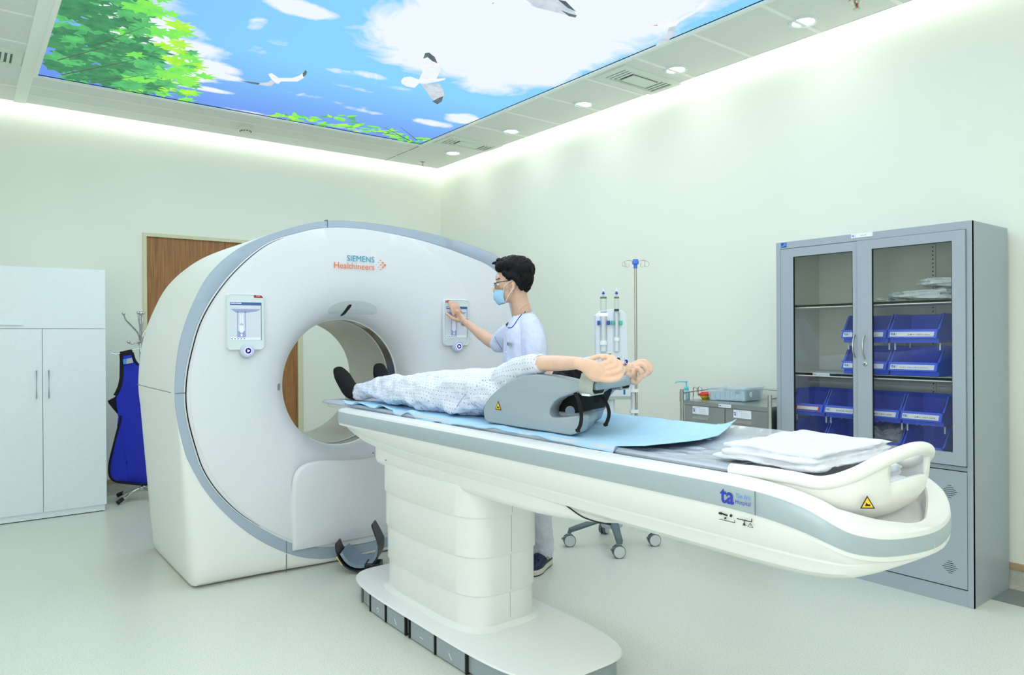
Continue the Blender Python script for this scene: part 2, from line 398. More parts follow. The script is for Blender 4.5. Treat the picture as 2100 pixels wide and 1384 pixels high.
obj('added_window_pane', B(XL-.06, XL-.05, WY0, WY1, WZ0, WZ1), M['frost'], wn, smooth=False)
struct('trim_1', B(XL-.1, XR+.1, YF-.1, YB+.1, ZT, ZT+.05), M['slot'], smooth=False)
def baseboard(name, rail, a, b, axis):
    # coved vinyl skirting with a brown cap
    prof = [(0, 0), (.028, 0), (.018, .012), (.012, .03), (.010, .10), (0, .10)]
    capp = [(0, .10), (.016, .10), (.017, .112), (.014, .128), (0, .13)]
    def ex(pr_, m_, nm, par=None):
        bm = bmesh.new()
        if axis == 'x': rs = [[(t, rail-p[0], p[1]) for p in pr_] for t in (a, b)]
        else: rs = [[(rail-p[0], t, p[1]) for p in pr_] for t in (a, b)]
        return obj(nm, rings_mesh(rs, bm=bm), m_, par)
    o = ex(prof, M['base'], name); o['kind'] = 'structure'
    ex(capp, M['basecap'], 'baseboard_cap', o); return o
baseboard('baseboard_back', YB, XL, DX0-.05, 'x')
baseboard('baseboard_back', YB, DX1+.05, XR, 'x')
baseboard('baseboard_right', XR, YF, YB, 'y')
struct('trim_2', B(XR-.27, XR, YF, YB, 0, .0015), M['band'], smooth=False)
# double wooden door
dr = struct('door_1', boxes((DX0, DX0+.03, YB-.012, YB+.1, 0, DZ), (DX1-.05, DX1, YB-.012, YB+.1, 0, DZ), (DX0+.03, DX1-.05, YB-.012, YB+.1, DZ-.03, DZ)), M['basecap'], smooth=False)
dr.data.materials[0] = mat('door_frame', (208, 206, 176), .5)
for nm, x0, x1 in (('door_leaf', DX0+.03, 1.972), ('door_leaf', 1.977, DX1-.05)):
    obj(nm, B(x0, x1, YB+.01, YB+.06, .005, DZ-.03), M['wood'], dr, smooth=False)
# ---------------------------------------------------------------- ceiling: metal tiles, grid bars, slot for the strip lights
G = .10            # slot between ceiling edge and the walls
cl = struct('ceiling', boxes((XL+G, PX0, YF+G, YB-G, ZC, ZC+.02), (PX1, XR-G, YF+G, YB-G, ZC, ZC+.02),
            (PX0, PX1, PY1, YB-G, ZC, ZC+.02), (PX0, PX1, YF+G, PY0, ZC, ZC+.02)), M['ceil'], smooth=False)
bars = bmesh.new()
for y in [6.0-.0+ .0] : pass
for k in range(14):                                   # cross bars of the right strip
    y = 5.66-.475*k
    if y > YF+G: box(bars, PX1+.03, XR-G-.005, y-.012, y+.012, ZC-.004, ZC+.004)
for k in range(18):
    y = 6.35-.475*k
    if y > YF+G: box(bars, XL+G, .37, y-.009, y+.009, ZC-.004, ZC+.004)
for y in (6.27, 6.52): box(bars, .45, PX1+.03, y-.007, y+.007, ZC-.003, ZC+.004)
box(bars, .37, .45, YF+G, YB-G, ZC-.008, ZC+.004)       # long main bar left of the sky panel
obj('grid_bar', bars, M['ceilbar'], cl, smooth=False)
jn = boxes((PX1+.02, PX1+.026, PY1, YB-G, ZC-.002, ZC+.004))
obj('tile_joint', jn, M['vent'], cl, smooth=False); bpy.data.objects['tile_joint'].data.materials[0] = M['seam']
# ceiling edge lip round the slot
lip = boxes((XL+G, XR-G, YB-G-.006, YB-G, ZC, ZC+.07), (XR-G-.006, XR-G, YF+G, YB-G, ZC, ZC+.07), (XL+G, XL+G+.006, YF+G, YB-G, ZC, ZC+.07))
obj('edge_lip', lip, M['slot'], cl, smooth=False)
s = struct('trim_3', boxes((XL+G, XR-G, YB-G-.004, YB-G+.012, ZC+.012, ZC+.03)), M['led'], smooth=False)
s = struct('trim_4', boxes((XR-G-.004, XR-G+.012, YF+G, YB-G, ZC+.012, ZC+.03)), M['led'], smooth=False)

for x, y in REAR_FILL:  # frames round the added rear fill lamps
    obj('fill_lamp_frame', boxes((x-.31, x+.31, y-.31, y-.295, ZC-.012, ZC), (x-.31, x+.31, y+.295, y+.31, ZC-.012, ZC), (x-.31, x-.295, y-.295, y+.295, ZC-.012, ZC), (x+.295, x+.31, y-.295, y+.295, ZC-.012, ZC)), M['ceilbar'], cl, smooth=False)
# ---------------------------------------------------------------- the backlit sky picture
def mat_sky():
    m = bpy.data.materials.new('sky_print'); m.use_nodes = True; nt = m.node_tree; N = nt.nodes; L = nt.links
    N.remove(N['Principled BSDF']); out = N['Material Output']; em = N.new('ShaderNodeEmission'); L.new(em.outputs[0], out.inputs[0])
    tc = N.new('ShaderNodeTexCoord')
    at = N.new('ShaderNodeAttribute'); at.attribute_name = 'cloud'
    ab = N.new('ShaderNodeAttribute'); ab.attribute_name = 'deep'
    n = N.new('ShaderNodeTexNoise'); n.inputs['Scale'].default_value = 3.2; n.inputs['Detail'].default_value = 9; n.inputs['Roughness'].default_value = .62; n.inputs['Distortion'].default_value = .9
    L.new(tc.outputs['Object'], n.inputs['Vector'])
    def mth(op, a, b):
        q = N.new('ShaderNodeMath'); q.operation = op
        for i, v in enumerate((a, b)):
            if isinstance(v, (int, float)): q.inputs[i].default_value = v
            else: L.new(v, q.inputs[i])
        return q.outputs[0]
    s_ = mth('ADD', at.outputs['Fac'], mth('MULTIPLY', mth('SUBTRACT', n.outputs['Fac'], .5), 1.15))
    r = N.new('ShaderNodeValToRGB'); r.color_ramp.elements[0].position = .40; r.color_ramp.elements[1].position = .74
    r.color_ramp.elements[0].color = (0, 0, 0, 1); r.color_ramp.elements[1].color = (1, 1, 1, 1)
    x = r.color_ramp.elements.new(.5); x.color = (.34, .34, .34, 1)
    L.new(s_, r.inputs[0])
    blue = N.new('ShaderNodeMix'); blue.data_type = 'RGBA'; L.new(ab.outputs['Fac'], blue.inputs[0])
    blue.inputs[6].default_value = (*lin((136, 206, 250)), 1); blue.inputs[7].default_value = (*lin((112, 150, 236)), 1)
    mx = N.new('ShaderNodeMix'); mx.data_type = 'RGBA'; L.new(r.outputs[0], mx.inputs[0]); L.new(blue.outputs[2], mx.inputs[6])
    mx.inputs[7].default_value = (*lin((232, 240, 248)), 1); L.new(mx.outputs[2], em.inputs[0]); em.inputs[1].default_value = 1.0
    return m
# hand-placed clouds: (x, y, radius x, radius y, strength), metres on the ceiling; picture runs x .47-3.54, y up to 6.0
CLOUDS = [(.80, 4.62, .42, .16, .85), (1.05, 4.90, .35, .17, .95), (1.28, 5.15, .30, .15, .95), (1.45, 5.28, .22, .07, .9), (1.30, 5.42, .22, .10, .8), (1.42, 5.62, .24, .06, .85), (.75, 4.35, .4, .14, .6), (1.15, 5.55, .25, .1, .6),
          (2.55, 3.75, .62, .60, 1.0), (2.95, 3.55, .55, .65, 1.0), (3.15, 3.9, .42, .45, .9), (2.9, 3.1, .6, .6, 1.0), (3.15, 4.25, .36, .28, .7), (2.35, 3.2, .45, .45, .9), (2.5, 2.6, .9, .6, .9), (2.4, 4.15, .4, .25, .6),
          (1.55, 3.93, .22, .10, .95), (1.35, 3.75, .2, .08, .8), (1.42, 4.28, .06, .12, .62), (1.60, 4.45, .10, .07, .5), (1.56, 4.66, .10, .08, .5),
          (2.14, 4.70, .12, .06, .62), (2.32, 4.64, .16, .06, .6), (2.62, 4.76, .22, .06, .5), (2.35, 4.95, .3, .05, .4),
          (2.35, 5.32, .45, .06, .42), (2.66, 5.40, .25, .05, .5), (3.42, 5.10, .16, .14, .9), (3.30, 5.36, .22, .09, .75), (2.2, 6.0, .4, .05, .6), (2.7, 5.93, .4, .05, .55), (1.95, 5.98, .3, .04, .5)]
def cloud_at(x, y):
    c = .05
    for cx, cy, rx, ry, s_ in CLOUDS:
        d = ((x-cx)/rx)**2+((y-cy)/ry)**2
        c = max(c, s_*math.exp(-d*d*.55))
    return c
bm = bmesh.new(); nx, ny = 90, 140
gv = [[bm.verts.new((PX0+(PX1-PX0)*i/nx, PY0+(PY1-PY0)*j/ny, ZC+.006)) for i in range(nx+1)] for j in range(ny+1)]
for j in range(ny):
    for i in range(nx): bm.faces.new((gv[j][i], gv[j+1][i], gv[j+1][i+1], gv[j][i+1]))
me = bpy.data.meshes.new('sky_print'); bm.to_mesh(me); bm.free()
a1 = me.attributes.new('cloud', 'FLOAT', 'POINT'); a2 = me.attributes.new('deep', 'FLOAT', 'POINT')
for i, v in enumerate(me.vertices):
    x, y = v.co.x, v.co.y
    a1.data[i].value = cloud_at(x, y)
    a2.data[i].value = max(0, min(1, (y-4.7)/1.2))*.85+max(0, min(1, (1.7-x)/1.3))*.35
sky = thing('sky_ceiling_panel', 'backlit ceiling picture of blue sky, clouds, leaves and gulls', 'light panel', ((PX0+PX1)/2, (PY0+PY1)/2, ZC))
link('picture', me, mat_sky(), sky)
fr = boxes((PX0-.03, PX0, PY0-.03, PY1+.03, ZC-.012, ZC+.01), (PX1, PX1+.03, PY0-.03, PY1+.03, ZC-.012, ZC+.01), (PX0, PX1, PY1, PY1+.03, ZC-.012, ZC+.01), (PX0, PX1, PY0-.03, PY0, ZC-.012, ZC+.01))
obj('frame', fr, M['ceilbar'], sky, smooth=False)
def emis(name, rgb, s_=1.0, var=None):
    m = bpy.data.materials.new(name); m.use_nodes = True; nt = m.node_tree; N = nt.nodes
    N.remove(N['Principled BSDF']); e = N.new('ShaderNodeEmission'); e.inputs[1].default_value = s_
    nt.links.new(e.outputs[0], N['Material Output'].inputs[0]); e.inputs[0].default_value = (*lin(rgb), 1)
    tc = N.new('ShaderNodeTexCoord'); n = N.new('ShaderNodeTexNoise'); n.inputs['Scale'].default_value = 16; n.inputs['Detail'].default_value = 5
    r = N.new('ShaderNodeValToRGB'); r.color_ramp.elements[0].position = .3; r.color_ramp.elements[1].position = .7
    r.color_ramp.elements[0].color = (*lin(rgb), 1); r.color_ramp.elements[1].color = (*lin(var or rgb), 1)
    nt.links.new(tc.outputs['Object'], n.inputs[0]); nt.links.new(n.outputs[0], r.inputs[0]); nt.links.new(r.outputs[0], e.inputs[0])
    return m
LEAFM = [emis('leaf_dark', (64, 128, 92), 1, (84, 156, 108)), emis('leaf_mid', (84, 168, 110), 1, (104, 206, 122)), emis('leaf_bright', (112, 224, 104), 1, (150, 240, 96)), emis('leaf_lime', (150, 232, 70), 1, (188, 244, 90)), emis('twig', (92, 100, 92))]
def leaf_poly(cx, cy, r, a, kind):
    pts = []
    if kind == 'maple':
        spec = [(0, 1), (12, .5), (20, .62), (38, .92), (50, .5), (64, .55), (88, .8), (100, .42), (130, .5), (150, .25), (180, .22)]
        full = spec+[(360-d, q) for d, q in spec[::-1][1:-1]]
    else:
        full = [(0, 1), (14, .62), (30, .46), (60, .32), (100, .26), (140, .3), (180, .42), (220, .3), (260, .26), (300, .32), (330, .46), (346, .62)]
    for d, q in full:
        t = math.radians(d)+a; pts.append((cx+r*q*math.cos(t), cy+r*q*math.sin(t)))
    return pts
def leaves(name, items, parent, twigs=()):
    bm = bmesh.new(); n = 0
    for i, (cx, cy, r, a, kd, mi) in enumerate(items):
        z = ZC+.0055-.0004*(i % 12)
        c = bm.verts.new((cx, cy, z)); vs = [bm.verts.new((min(max(px, PX0+.001), PX1-.001), min(py, PY1-.001), z)) for px, py in leaf_poly(cx, cy, r, a, kd)]
        for k in range(len(vs)):
            f = bm.faces.new((c, vs[(k+1) % len(vs)], vs[k])); f.material_index = mi
    for (x0, y0, x1, y1, w_) in twigs:
        d = Vector((x1-x0, y1-y0, 0)).normalized(); p = Vector((-d.y, d.x, 0))*w_
        f = bm.faces.new([bm.verts.new((x, y, ZC-.0002)) for x, y in ((x0+p.x, y0+p.y), (x1+p.x*.4, y1+p.y*.4), (x1-p.x*.4, y1-p.y*.4), (x0-p.x, y0-p.y))]); f.material_index = 4
    me = bpy.data.meshes.new(name); bm.to_mesh(me); bm.free()
    return link(name, me, LEAFM, parent)
rnd = random.Random(5)
it = []
for i in range(250):       # foliage in the picture's left corner
    x = PX0+.02+rnd.random()**1.0*.95; y = 5.95-rnd.random()*1.75
    lim = .35+.72*min(1, max(0, (y-4.1)/1.5))
    d = (x-PX0)/lim
    if d > 1 or y > 5.97: continue
    edge = d > .68
    mi = rnd.choice((2, 2, 3, 1)) if edge else rnd.choice((0, 0, 0, 0, 0, 1, 1) if d < .5 else (0, 1, 1, 2))
    it.append((x, y, rnd.uniform(.09, .20) if not edge else rnd.uniform(.07, .14), rnd.uniform(-1.2, 1.4), 'maple', mi))
it.sort(key=lambda q: q[5]+rnd.random()*2.2)
leaves('leaf_cluster', it, sky, [(.6, 5.9, .95, 5.3, .008), (.8, 5.95, 1.1, 5.5, .006), (.55, 5.6, .85, 5.0, .006), (.7, 5.2, .9, 4.7, .004)])
it = []
for i in range(90):        # foliage in the far right corner
    x = rnd.uniform(2.1, 3.52); y = 5.98-rnd.random()*.42*(.35+.65*math.sin((x-2.1)*2.6)**2)
    it.append((x, y, rnd.uniform(.055, .105), rnd.uniform(0, 6.28), 'oval', rnd.choice((2, 3, 3, 2, 1))))
leaves('leaf_cluster', it, sky, [(3.4, 5.95, 3.0, 5.7, .008), (3.2, 5.85, 2.9, 5.9, .005), (3.45, 5.9, 3.1, 5.6, .005)])
# gulls printed in the picture: polygons on the ceiling plane
GW = [emis('gull_white', (228, 236, 244), 1, (240, 246, 250)), emis('gull_grey', (186, 200, 212), 1, (214, 224, 232)), emis('gull_dark', (84, 98, 104), 1, (110, 124, 130)), emis('gull_beak', (210, 120, 110))]
def gull(polys, parent):
    bm = bmesh.new()
    for i, (mi, pts) in enumerate(polys):
        f = bm.faces.new([bm.verts.new((x, y, ZC-.0006-.0003*i)) for x, y in pts]); f.material_index = mi
    bmesh.ops.triangulate(bm, faces=bm.faces[:])
    for f in bm.faces:
        if f.normal.z > 0: f.normal_flip()
    me = bpy.data.meshes.new('gull'); bm.to_mesh(me); bm.free(); return link('gull', me, GW, parent)
gull([(0,[(1.744,5.024),(1.759,4.993),(1.788,5.018),(1.829,5.052),(1.868,5.112),(1.872,5.171),(1.847,5.169),(1.803,5.119)]),(1,[(1.802,5.129),(1.84,5.166),(1.845,5.238),(1.817,5.268),(1.758,5.269),(1.758,5.235),(1.8,5.183)]),(2,[(1.631,5.268),(1.673,5.257),(1.758,5.235),(1.76,5.275),(1.704,5.283)]),(0,[(1.826,5.054),(1.907,4.993),(1.929,4.913),(1.926,4.831),(1.945,4.835),(1.971,4.946),(1.962,5.042),(1.868,5.112)]),(2,[(1.93,4.866),(1.923,4.795),(1.943,4.818),(1.96,4.875),(1.963,4.936)])], sky)
gull([(0,[(2.633,4.494),(2.731,4.409),(2.778,4.354),(2.793,4.383),(2.775,4.438),(2.726,4.537),(2.681,4.558)]),(0,[(2.548,4.586),(2.534,4.516),(2.563,4.474),(2.638,4.49),(2.681,4.558),(2.703,4.661),(2.638,4.666),(2.586,4.641)]),(0,[(2.641,4.488),(2.583,4.341),(2.513,4.244),(2.449,4.114),(2.46,4.071),(2.506,4.055),(2.594,4.147),(2.666,4.241),(2.735,4.406)]),(2,[(2.466,4.136),(2.427,4.046),(2.444,4.023),(2.513,4.066),(2.584,4.147),(2.537,4.136),(2.475,4.095)]),(1,[(2.698,4.558),(2.731,4.533),(2.797,4.472),(2.881,4.551),(2.958,4.65),(3.009,4.754),(3.004,4.829),(2.928,4.79),(2.836,4.696)]),(2,[(2.967,4.842),(2.963,4.74),(2.971,4.687),(3.027,4.798),(3.036,4.88)])], sky)
gull([(0,[(2.364,3.226),(2.37,3.181),(2.385,3.157),(2.387,3.175),(2.373,3.2)]),(3,[(2.364,3.231),(2.362,3.208),(2.372,3.211)]),(1,[(2.464,3.098),(2.496,3.026),(2.621,2.968),(2.779,3.009),(2.849,3.061),(2.806,3.08),(2.697,3.096),(2.591,3.113)]),(2,[(2.621,2.968),(2.67,2.956),(2.772,3.002),(2.804,3.016),(2.73,3.009)]),(2,[(2.72,3.053),(2.785,3.056),(2.838,3.048),(2.852,3.074),(2.81,3.084)]),(0,[(2.372,3.155),(2.428,3.054),(2.557,3.101),(2.53,3.109),(2.464,3.098),(2.422,3.117)])], sky)
gull([(0,[(3.32,2.871),(3.279,2.805),(3.285,2.755),(3.345,2.77),(3.359,2.732),(3.413,2.802),(3.396,2.849),(3.361,2.863)]),(1,[(3.393,2.84),(3.41,2.805),(3.505,2.892),(3.542,2.972),(3.547,3.062),(3.546,3.088),(3.501,3.002),(3.467,2.921)]),(0,[(3.352,2.751),(3.344,2.703),(3.337,2.656),(3.324,2.589),(3.287,2.505),(3.278,2.476),(3.293,2.476),(3.327,2.524),(3.356,2.602),(3.371,2.683),(3.38,2.738),(3.396,2.787)]),(3,[(3.288,2.881),(3.307,2.854),(3.319,2.864)])], sky)
# ---------------------------------------------------------------- ceiling fittings
def downlight(x, y, label, group='round downlights in the ceiling'):
    t = thing('downlight', label, 'downlight', (x, y, ZC), group=group)
    obj('trim_ring', rings_mesh([[(x+r*math.cos(2*PI*k/36), y+r*math.sin(2*PI*k/36), ZC+z) for k in range(36)] for r, z in ((.058, .012), (.058, -.002), (.066, -.009), (.082, -.006), (.085, 0), (.085, .012))], False, False), M['frost'], t)
    bm = bmesh.new(); cap(bm, ring(bm, [(x+.059*math.cos(2*PI*k/36), y+.059*math.sin(2*PI*k/36), ZC-.003) for k in range(36)]))
    obj('diffuser', bm, M['lamp'], t); return t
for (x, y), lb in zip(DOWN[:5], ('round recessed downlight nearest the far corner, beside the small air vent', 'round recessed downlight second from the far corner', 'round recessed downlight third from the far corner, before the large air vent', 'round recessed downlight just past the large air vent', 'round recessed downlight nearest the top right of the photo')):
    downlight(x, y, lb)
def air_vent(cx, cy, hx, hy, label):
    t = thing('air_vent', label, 'air vent', (cx, cy, ZC), group='square louvred ceiling air vents')
    fr = bmesh.new()
    for k, (s0, s1, dz) in enumerate(((1, .82, -.010), (.76, .70, -.007), (.64, .58, -.006), (.52, .46, -.005))):
        a, b_ = (hx*s0, hy*s0), (hx*s1 if k else hx-.05, hy*s1 if k else hy-.05)
        if k: a = (a[0], a[1])
        rs = [[(cx+sx*q[0], cy+sy*q[1], z) for sx, sy in ((-1, -1), (1, -1), (1, 1), (-1, 1))] for q, z in ((a, ZC+.004), (a, ZC+dz+.002), ((b_[0], b_[1]), ZC+dz), ((b_[0]-.004, b_[1]-.004), ZC+.012))]
        rings_mesh(rs, False, False, fr)
    obj('louvre', fr, M['vent'], t, smooth=False)
    obj('duct', B(cx-hx*.9, cx+hx*.9, cy-hy*.9, cy+hy*.9, ZC-.001, ZC+.001), M['ventd'], t, smooth=False)
    obj('centre_plate', B(cx-hx*.4, cx+hx*.4, cy-hy*.4, cy+hy*.4, ZC-.012, ZC-.004), M['vent'], t, smooth=False, bevel=.002)
air_vent(3.92, 3.56, .30, .15, 'large louvred air vent between the third and fourth downlights')
air_vent(3.90, 5.72, .30, .15, 'louvred air vent nearest the far ceiling corner, beside the first downlight')
air_vent(.10, 5.73, .26, .16, 'louvred air vent at the left edge, cut by the photo')
t = thing('smoke_detector', 'white round smoke detector on the ceiling above the wooden door', 'smoke detector', (2.03, 6.43, ZC))
obj('housing', lathe([(.052, 0), (.052, -.018), (.044, -.03), (.040, -.042), (.012, -.046), (0.001, -.046)], (2.03, 6.43, ZC)), mat('detector_white', (222, 226, 210), .5), t)
g_ = bmesh.new()
for k in range(12):
    a = 2*PI*k/12; x, y = 2.03+.0435*math.cos(a), 6.43+.0435*math.sin(a); box(g_, x-.006, x+.006, y-.006, y+.006, ZC-.036, ZC-.029)
obj('sensor_slot', g_, M['seam'], t, smooth=False)
def sprinkler(x, y, sc, label):
    t = thing('sprinkler_head', label, 'sprinkler', (x, y, ZC), group='fire sprinkler heads in the ceiling')
    obj('escutcheon', lathe([(.001, -.0), (.036*sc, -.001), (.036*sc, -.005), (.015*sc, -.008), (.012*sc, -.02*sc)], (x, y, ZC), 20), M['nickel'], t)
    f = tube([(x-.012*sc, y, ZC-.015), (x-.016*sc, y, ZC-.03*sc), (x, y, ZC-.045*sc)], .003*sc, 6); tube([(x+.012*sc, y, ZC-.015), (x+.016*sc, y, ZC-.03*sc), (x, y, ZC-.045*sc)], .003*sc, 6, f)
    obj('arm', f, M['nickel'], t)
    obj('bulb', cyl((x, y, ZC-.018), (x, y, ZC-.04*sc), .004*sc), M['redp'], t)
    obj('deflector', lathe([(.001, -.044*sc), (.018*sc, -.045*sc), (.018*sc, -.048*sc), (.001, -.049*sc)], (x, y, ZC), 16), M['nickel'], t)
sprinkler(3.921, 6.6, .8, 'small sprinkler head in the far corner of the ceiling')
sprinkler(3.948, 1.985, 1.1, 'sprinkler head cut by the top edge, past the last downlight')
# ================================================================ CT GANTRY
GX, GZ, GR = 1.905, 1.032, .392        # bore centre and radius
YFACE, YBACK = 3.945, 4.97
def polar(pts):
    a = sorted(((math.atan2(z-GZ, x-GX)) % (2*PI), math.hypot(x-GX, z-GZ)) for x, z in pts)
    def f(t):
        t %= 2*PI
        for i in range(len(a)):
            a0, r0 = a[i-1]; a1, r1 = a[i]
            if i == 0: a0 -= 2*PI
            if a0 <= t <= a1: k = (t-a0)/(a1-a0); return r0+(r1-r0)*k
        a0, r0 = a[-1]; a1, r1 = a[0]; a1 += 2*PI
        k = (t-a0)/(a1-a0); return r0+(r1-r0)*k
    return f
def densify(pts, n=6):
    p = [pts[-1]]+list(pts)+[pts[0], pts[1]]; out = []
    for i in range(1, len(p)-2):
        p0, p1, p2, p3 = p[i-1], p[i], p[i+1], p[i+2]
        for k in range(n):
            t = k/n; out.append(tuple(.5*((2*b)+(c-a)*t+(2*a-5*b+4*c-d)*t*t+(-a+3*b-3*c+d)*t**3) for a, b, c, d in zip(p0, p1, p2, p3)))
    return out
OUT = [(2.957, 1.841), (2.70, 1.915), (2.401, 1.965), (2.18, 1.985), (1.95, 1.995), (1.71, 1.982), (1.494, 1.924), (1.234, 1.807), (1.065, 1.657), (.968, 1.477), (.905, 1.277), (.883, 1.064), (.891, .915), (.925, .745), (.95, .67), (1.025, .52), (1.135, .371), (1.285, .225), (1.453, .112), (1.602, .052), (1.75, .03), (2.0, .028), (2.3, .05), (2.6, .13), (2.85, .30), (3.02, .55), (3.12, .85), (3.15, 1.15), (3.13, 1.45), (3.06, 1.70)]
INN = [(2.899, 1.764), (2.66, 1.845), (2.40, 1.905), (2.187, 1.935), (1.93, 1.955), (1.70, 1.942), (1.52, 1.895), (1.338, 1.815), (1.149, 1.636), (1.015, 1.427), (.952, 1.226), (.927, 1.062), (.933, .912), (.972, .741), (1.016, .61), (1.101, .474), (1.231, .337), (1.454, .177), (1.58, .125), (1.75, .092), (2.013, .085), (2.3, .115), (2.56, .19), (2.79, .35), (2.95, .58), (3.04, .86), (3.075, 1.13), (3.06, 1.40), (2.99, 1.62)]
BODY = [(2.957, 1.841), (2.70, 1.915), (2.401, 1.965), (2.18, 1.985), (1.95, 1.995), (1.71, 1.982), (1.494, 1.924), (1.234, 1.807), (1.065, 1.657), (.968, 1.477), (.905, 1.277), (.883, 1.064), (.892, .90), (.905, .72), (.922, .5), (.94, .26), (.958, .06)]
BODYR = [(2.98, .06), (3.05, .3), (3.11, .6), (3.145, .9), (3.15, 1.15), (3.13, 1.45), (3.06, 1.70)]
fOut, fInn = polar(densify(OUT)), polar(densify(INN))
def dens_open(pts): return spline(pts, 6)
bodypts = dens_open(BODYR+BODY)                # open towards the floor, then the flat bottom
zb = .004
bodypts = [(p[0], max(p[1], zb)) for p in bodypts]+[(.963, zb)]+[(x, zb) for x in [1.0+.08*i for i in range(25)]]+[(2.975, zb)]
fBody = polar(bodypts)
NT = 240
TH = [2*PI*k/NT for k in range(NT)]
def gring(f, y, sc=1.0, off=0):
    out = []
    for t in TH:
        r = (f(t) if callable(f) else f)*sc+off
        out.append((GX+r*math.cos(t), y(t) if callable(y) else y, max(zb, GZ+r*math.sin(t))))
    return out
def gmix(fa, fb, k, y):
    return [(GX+(fa(t)*(1-k)+fb(t)*k)*math.cos(t), y, max(zb, GZ+(fa(t)*(1-k)+fb(t)*k)*math.sin(t))) for t in TH]
g = thing('ct_gantry', 'large white ring shaped scanner gantry with grey rim standing on the floor', 'CT scanner', (GX, 4.45, 0))
RF = .952                                       # radius of the round front plate
yF = lambda r: 3.942+.0
flare = [(GR, 4.215), (GR+.002, 4.17), (GR+.012, 4.125), (GR+.03, 4.085), (GR+.06, 4.045), (GR+.10, 4.010), (GR+.16, 3.978), (GR+.24, 3.955), (GR+.34, 3.944), (GR+.46, 3.940), (RF-.02, 3.940), (RF-.004, 3.9415), (RF, 3.946)]
fc = lambda r: (lambda t: min(r, fInn(t)-.002))
obj('front_cover', rings_mesh([gring(fc(r), y) for r, y in flare], False, False), M['white'], g, angle=40)
fRF = lambda t: min(RF, fInn(t)-.002)
obj('face_plate', rings_mesh([gring(fRF, 3.946), gring(lambda t: max(fRF(t), fInn(t)-.004), 3.947), gring(fInn, 3.951)], False, False), M['white'], g, angle=40)
obj('rim_band', rings_mesh([gring(fInn, 3.951), gmix(fInn, fOut, .06, 3.9475), gmix(fInn, fOut, .94, 3.9475), gring(fOut, 3.951)], False, False), M['greyband'], g, angle=40)
fB = lambda t: max(fBody(t), fOut(t)+.001)
hs = [gring(fOut, 3.951), gmix(fOut, fB, .06, 3.949), gmix(fOut, fB, .5, 3.951), gmix(fOut, fB, .72, 3.957), gmix(fOut, fB, .88, 3.972), gmix(fOut, fB, .965, 4.0), gmix(fOut, fB, 1, 4.06),
      gring(fB, 4.4), gring(fB, 4.8), gring(lambda t: fB(t)*.992, 4.9), gring(lambda t: fB(t)*.97, 4.955), gring(lambda t: fB(t)*.94, 4.97), gring(GR+.05, 4.97), gring(GR+.012, 4.96), gring(GR, 4.93)]
obj('housing', rings_mesh(hs, False, False), M['white2'], g, angle=40)
obj('bore_tunnel', rings_mesh([gring(r, y) for r, y in ((GR, 4.93), (GR, 4.36), (GR-.004, 4.352), (GR-.004, 4.345), (GR, 4.34))], False, False), M['bore'], g)
obj('scan_window', rings_mesh([gring(GR+.001, 4.34), gring(GR+.001, 4.23)], False, False), M['window'], g)
obj('window_rim', rings_mesh([gring(r, y) for r, y in ((GR+.001, 4.232), (GR-.005, 4.228), (GR-.005, 4.219), (GR, 4.215))], False, False), M['white2'], g)
# orange accent line along the left of the round plate
def arc_strip(f, t0, t1, w_, y, m_, name, n=90, taper=True):
    bm = bmesh.new(); a = []; b_ = []
    for i in range(n+1):
        t = t0+(t1-t0)*i/n; k = math.sin(PI*i/n)**.4 if taper else 1
        a.append(bm.verts.new((GX+(f(t)-w_*k)*math.cos(t), y, GZ+(f(t)-w_*k)*math.sin(t)))); b_.append(bm.verts.new((GX+f(t)*math.cos(t), y, GZ+f(t)*math.sin(t))))
    bridge(bm, a, b_, False)
    bmesh.ops.solidify(bm, geom=bm.faces[:], thickness=.002)
    return obj(name, bm, m_, g)
arc_strip(lambda t: fInn(t)-.006, math.radians(118), math.radians(232), .0055, 3.9405, M['orange'], 'accent_line')
# panel gaps
multi('panel_gap', M['seam'], g, (.886, .935, 3.9462, 3.948, 1.028, 1.032), (.8805, .884, 4.03, 4.90, 1.0285, 1.0315), (1.452, 1.455, 3.9465, 3.95, .004, .105), (1.452, 1.455, 3.9462, 3.948, .112, .178), (1.705, 1.710, 3.946, 3.99, 1.944, 1.9885))
# raised service cover below the bore
lo = []
for p in spline([(1.486, .12), (1.482, .30), (1.484, .46), (1.50, .545), (1.55, .592), (1.64, .606), (1.76, .597), (1.905, .590), (2.05, .597), (2.17, .606), (2.26, .592), (2.31, .545), (2.326, .46), (2.328, .30), (2.324, .12)], 6): lo.append(p)
lowpts = [(x, z) for x, z in lo]
cx_, cz_ = 1.905, .34
def shr(k, y): return [(cx_+(x-cx_)*k, y, cz_+(z-cz_)*k) for x, z in lowpts]
obj('service_cover', rings_mesh([shr(1.0, 3.944), shr(.997, 3.934), shr(.985, 3.927), shr(.95, 3.922), shr(.6, 3.920)], False, True), M['white'], g, angle=50)
# logo lettering
text('maker_lettering', 'SIEMENS', M['siemens'], g, (1.824, 3.9385, 1.757), (1, 0, 0), (0, 0, 1), .176, .034)
text('maker_lettering', 'Healthineers', M['healthy'], g, (1.744, 3.9385, 1.711), (1, 0, 0), (0, 0, 1), .256, .036)
bm = bmesh.new()
for dx, dz, r in ((.0, 0, .0022), (.014, .014, .003), (.014, -.014, .003), (.029, .028, .004), (.029, 0, .004), (.029, -.028, .004), (.043, .014, .0055), (.043, -.014, .0055), (.057, 0, .0075)):
    cap(bm, ring(bm, [(2.013+dx+r*math.cos(2*PI*k/16), 3.9385, 1.745+dz+r*math.sin(2*PI*k/16)) for k in range(16)]))
obj('maker_dots', bm, M['healthy'], g)
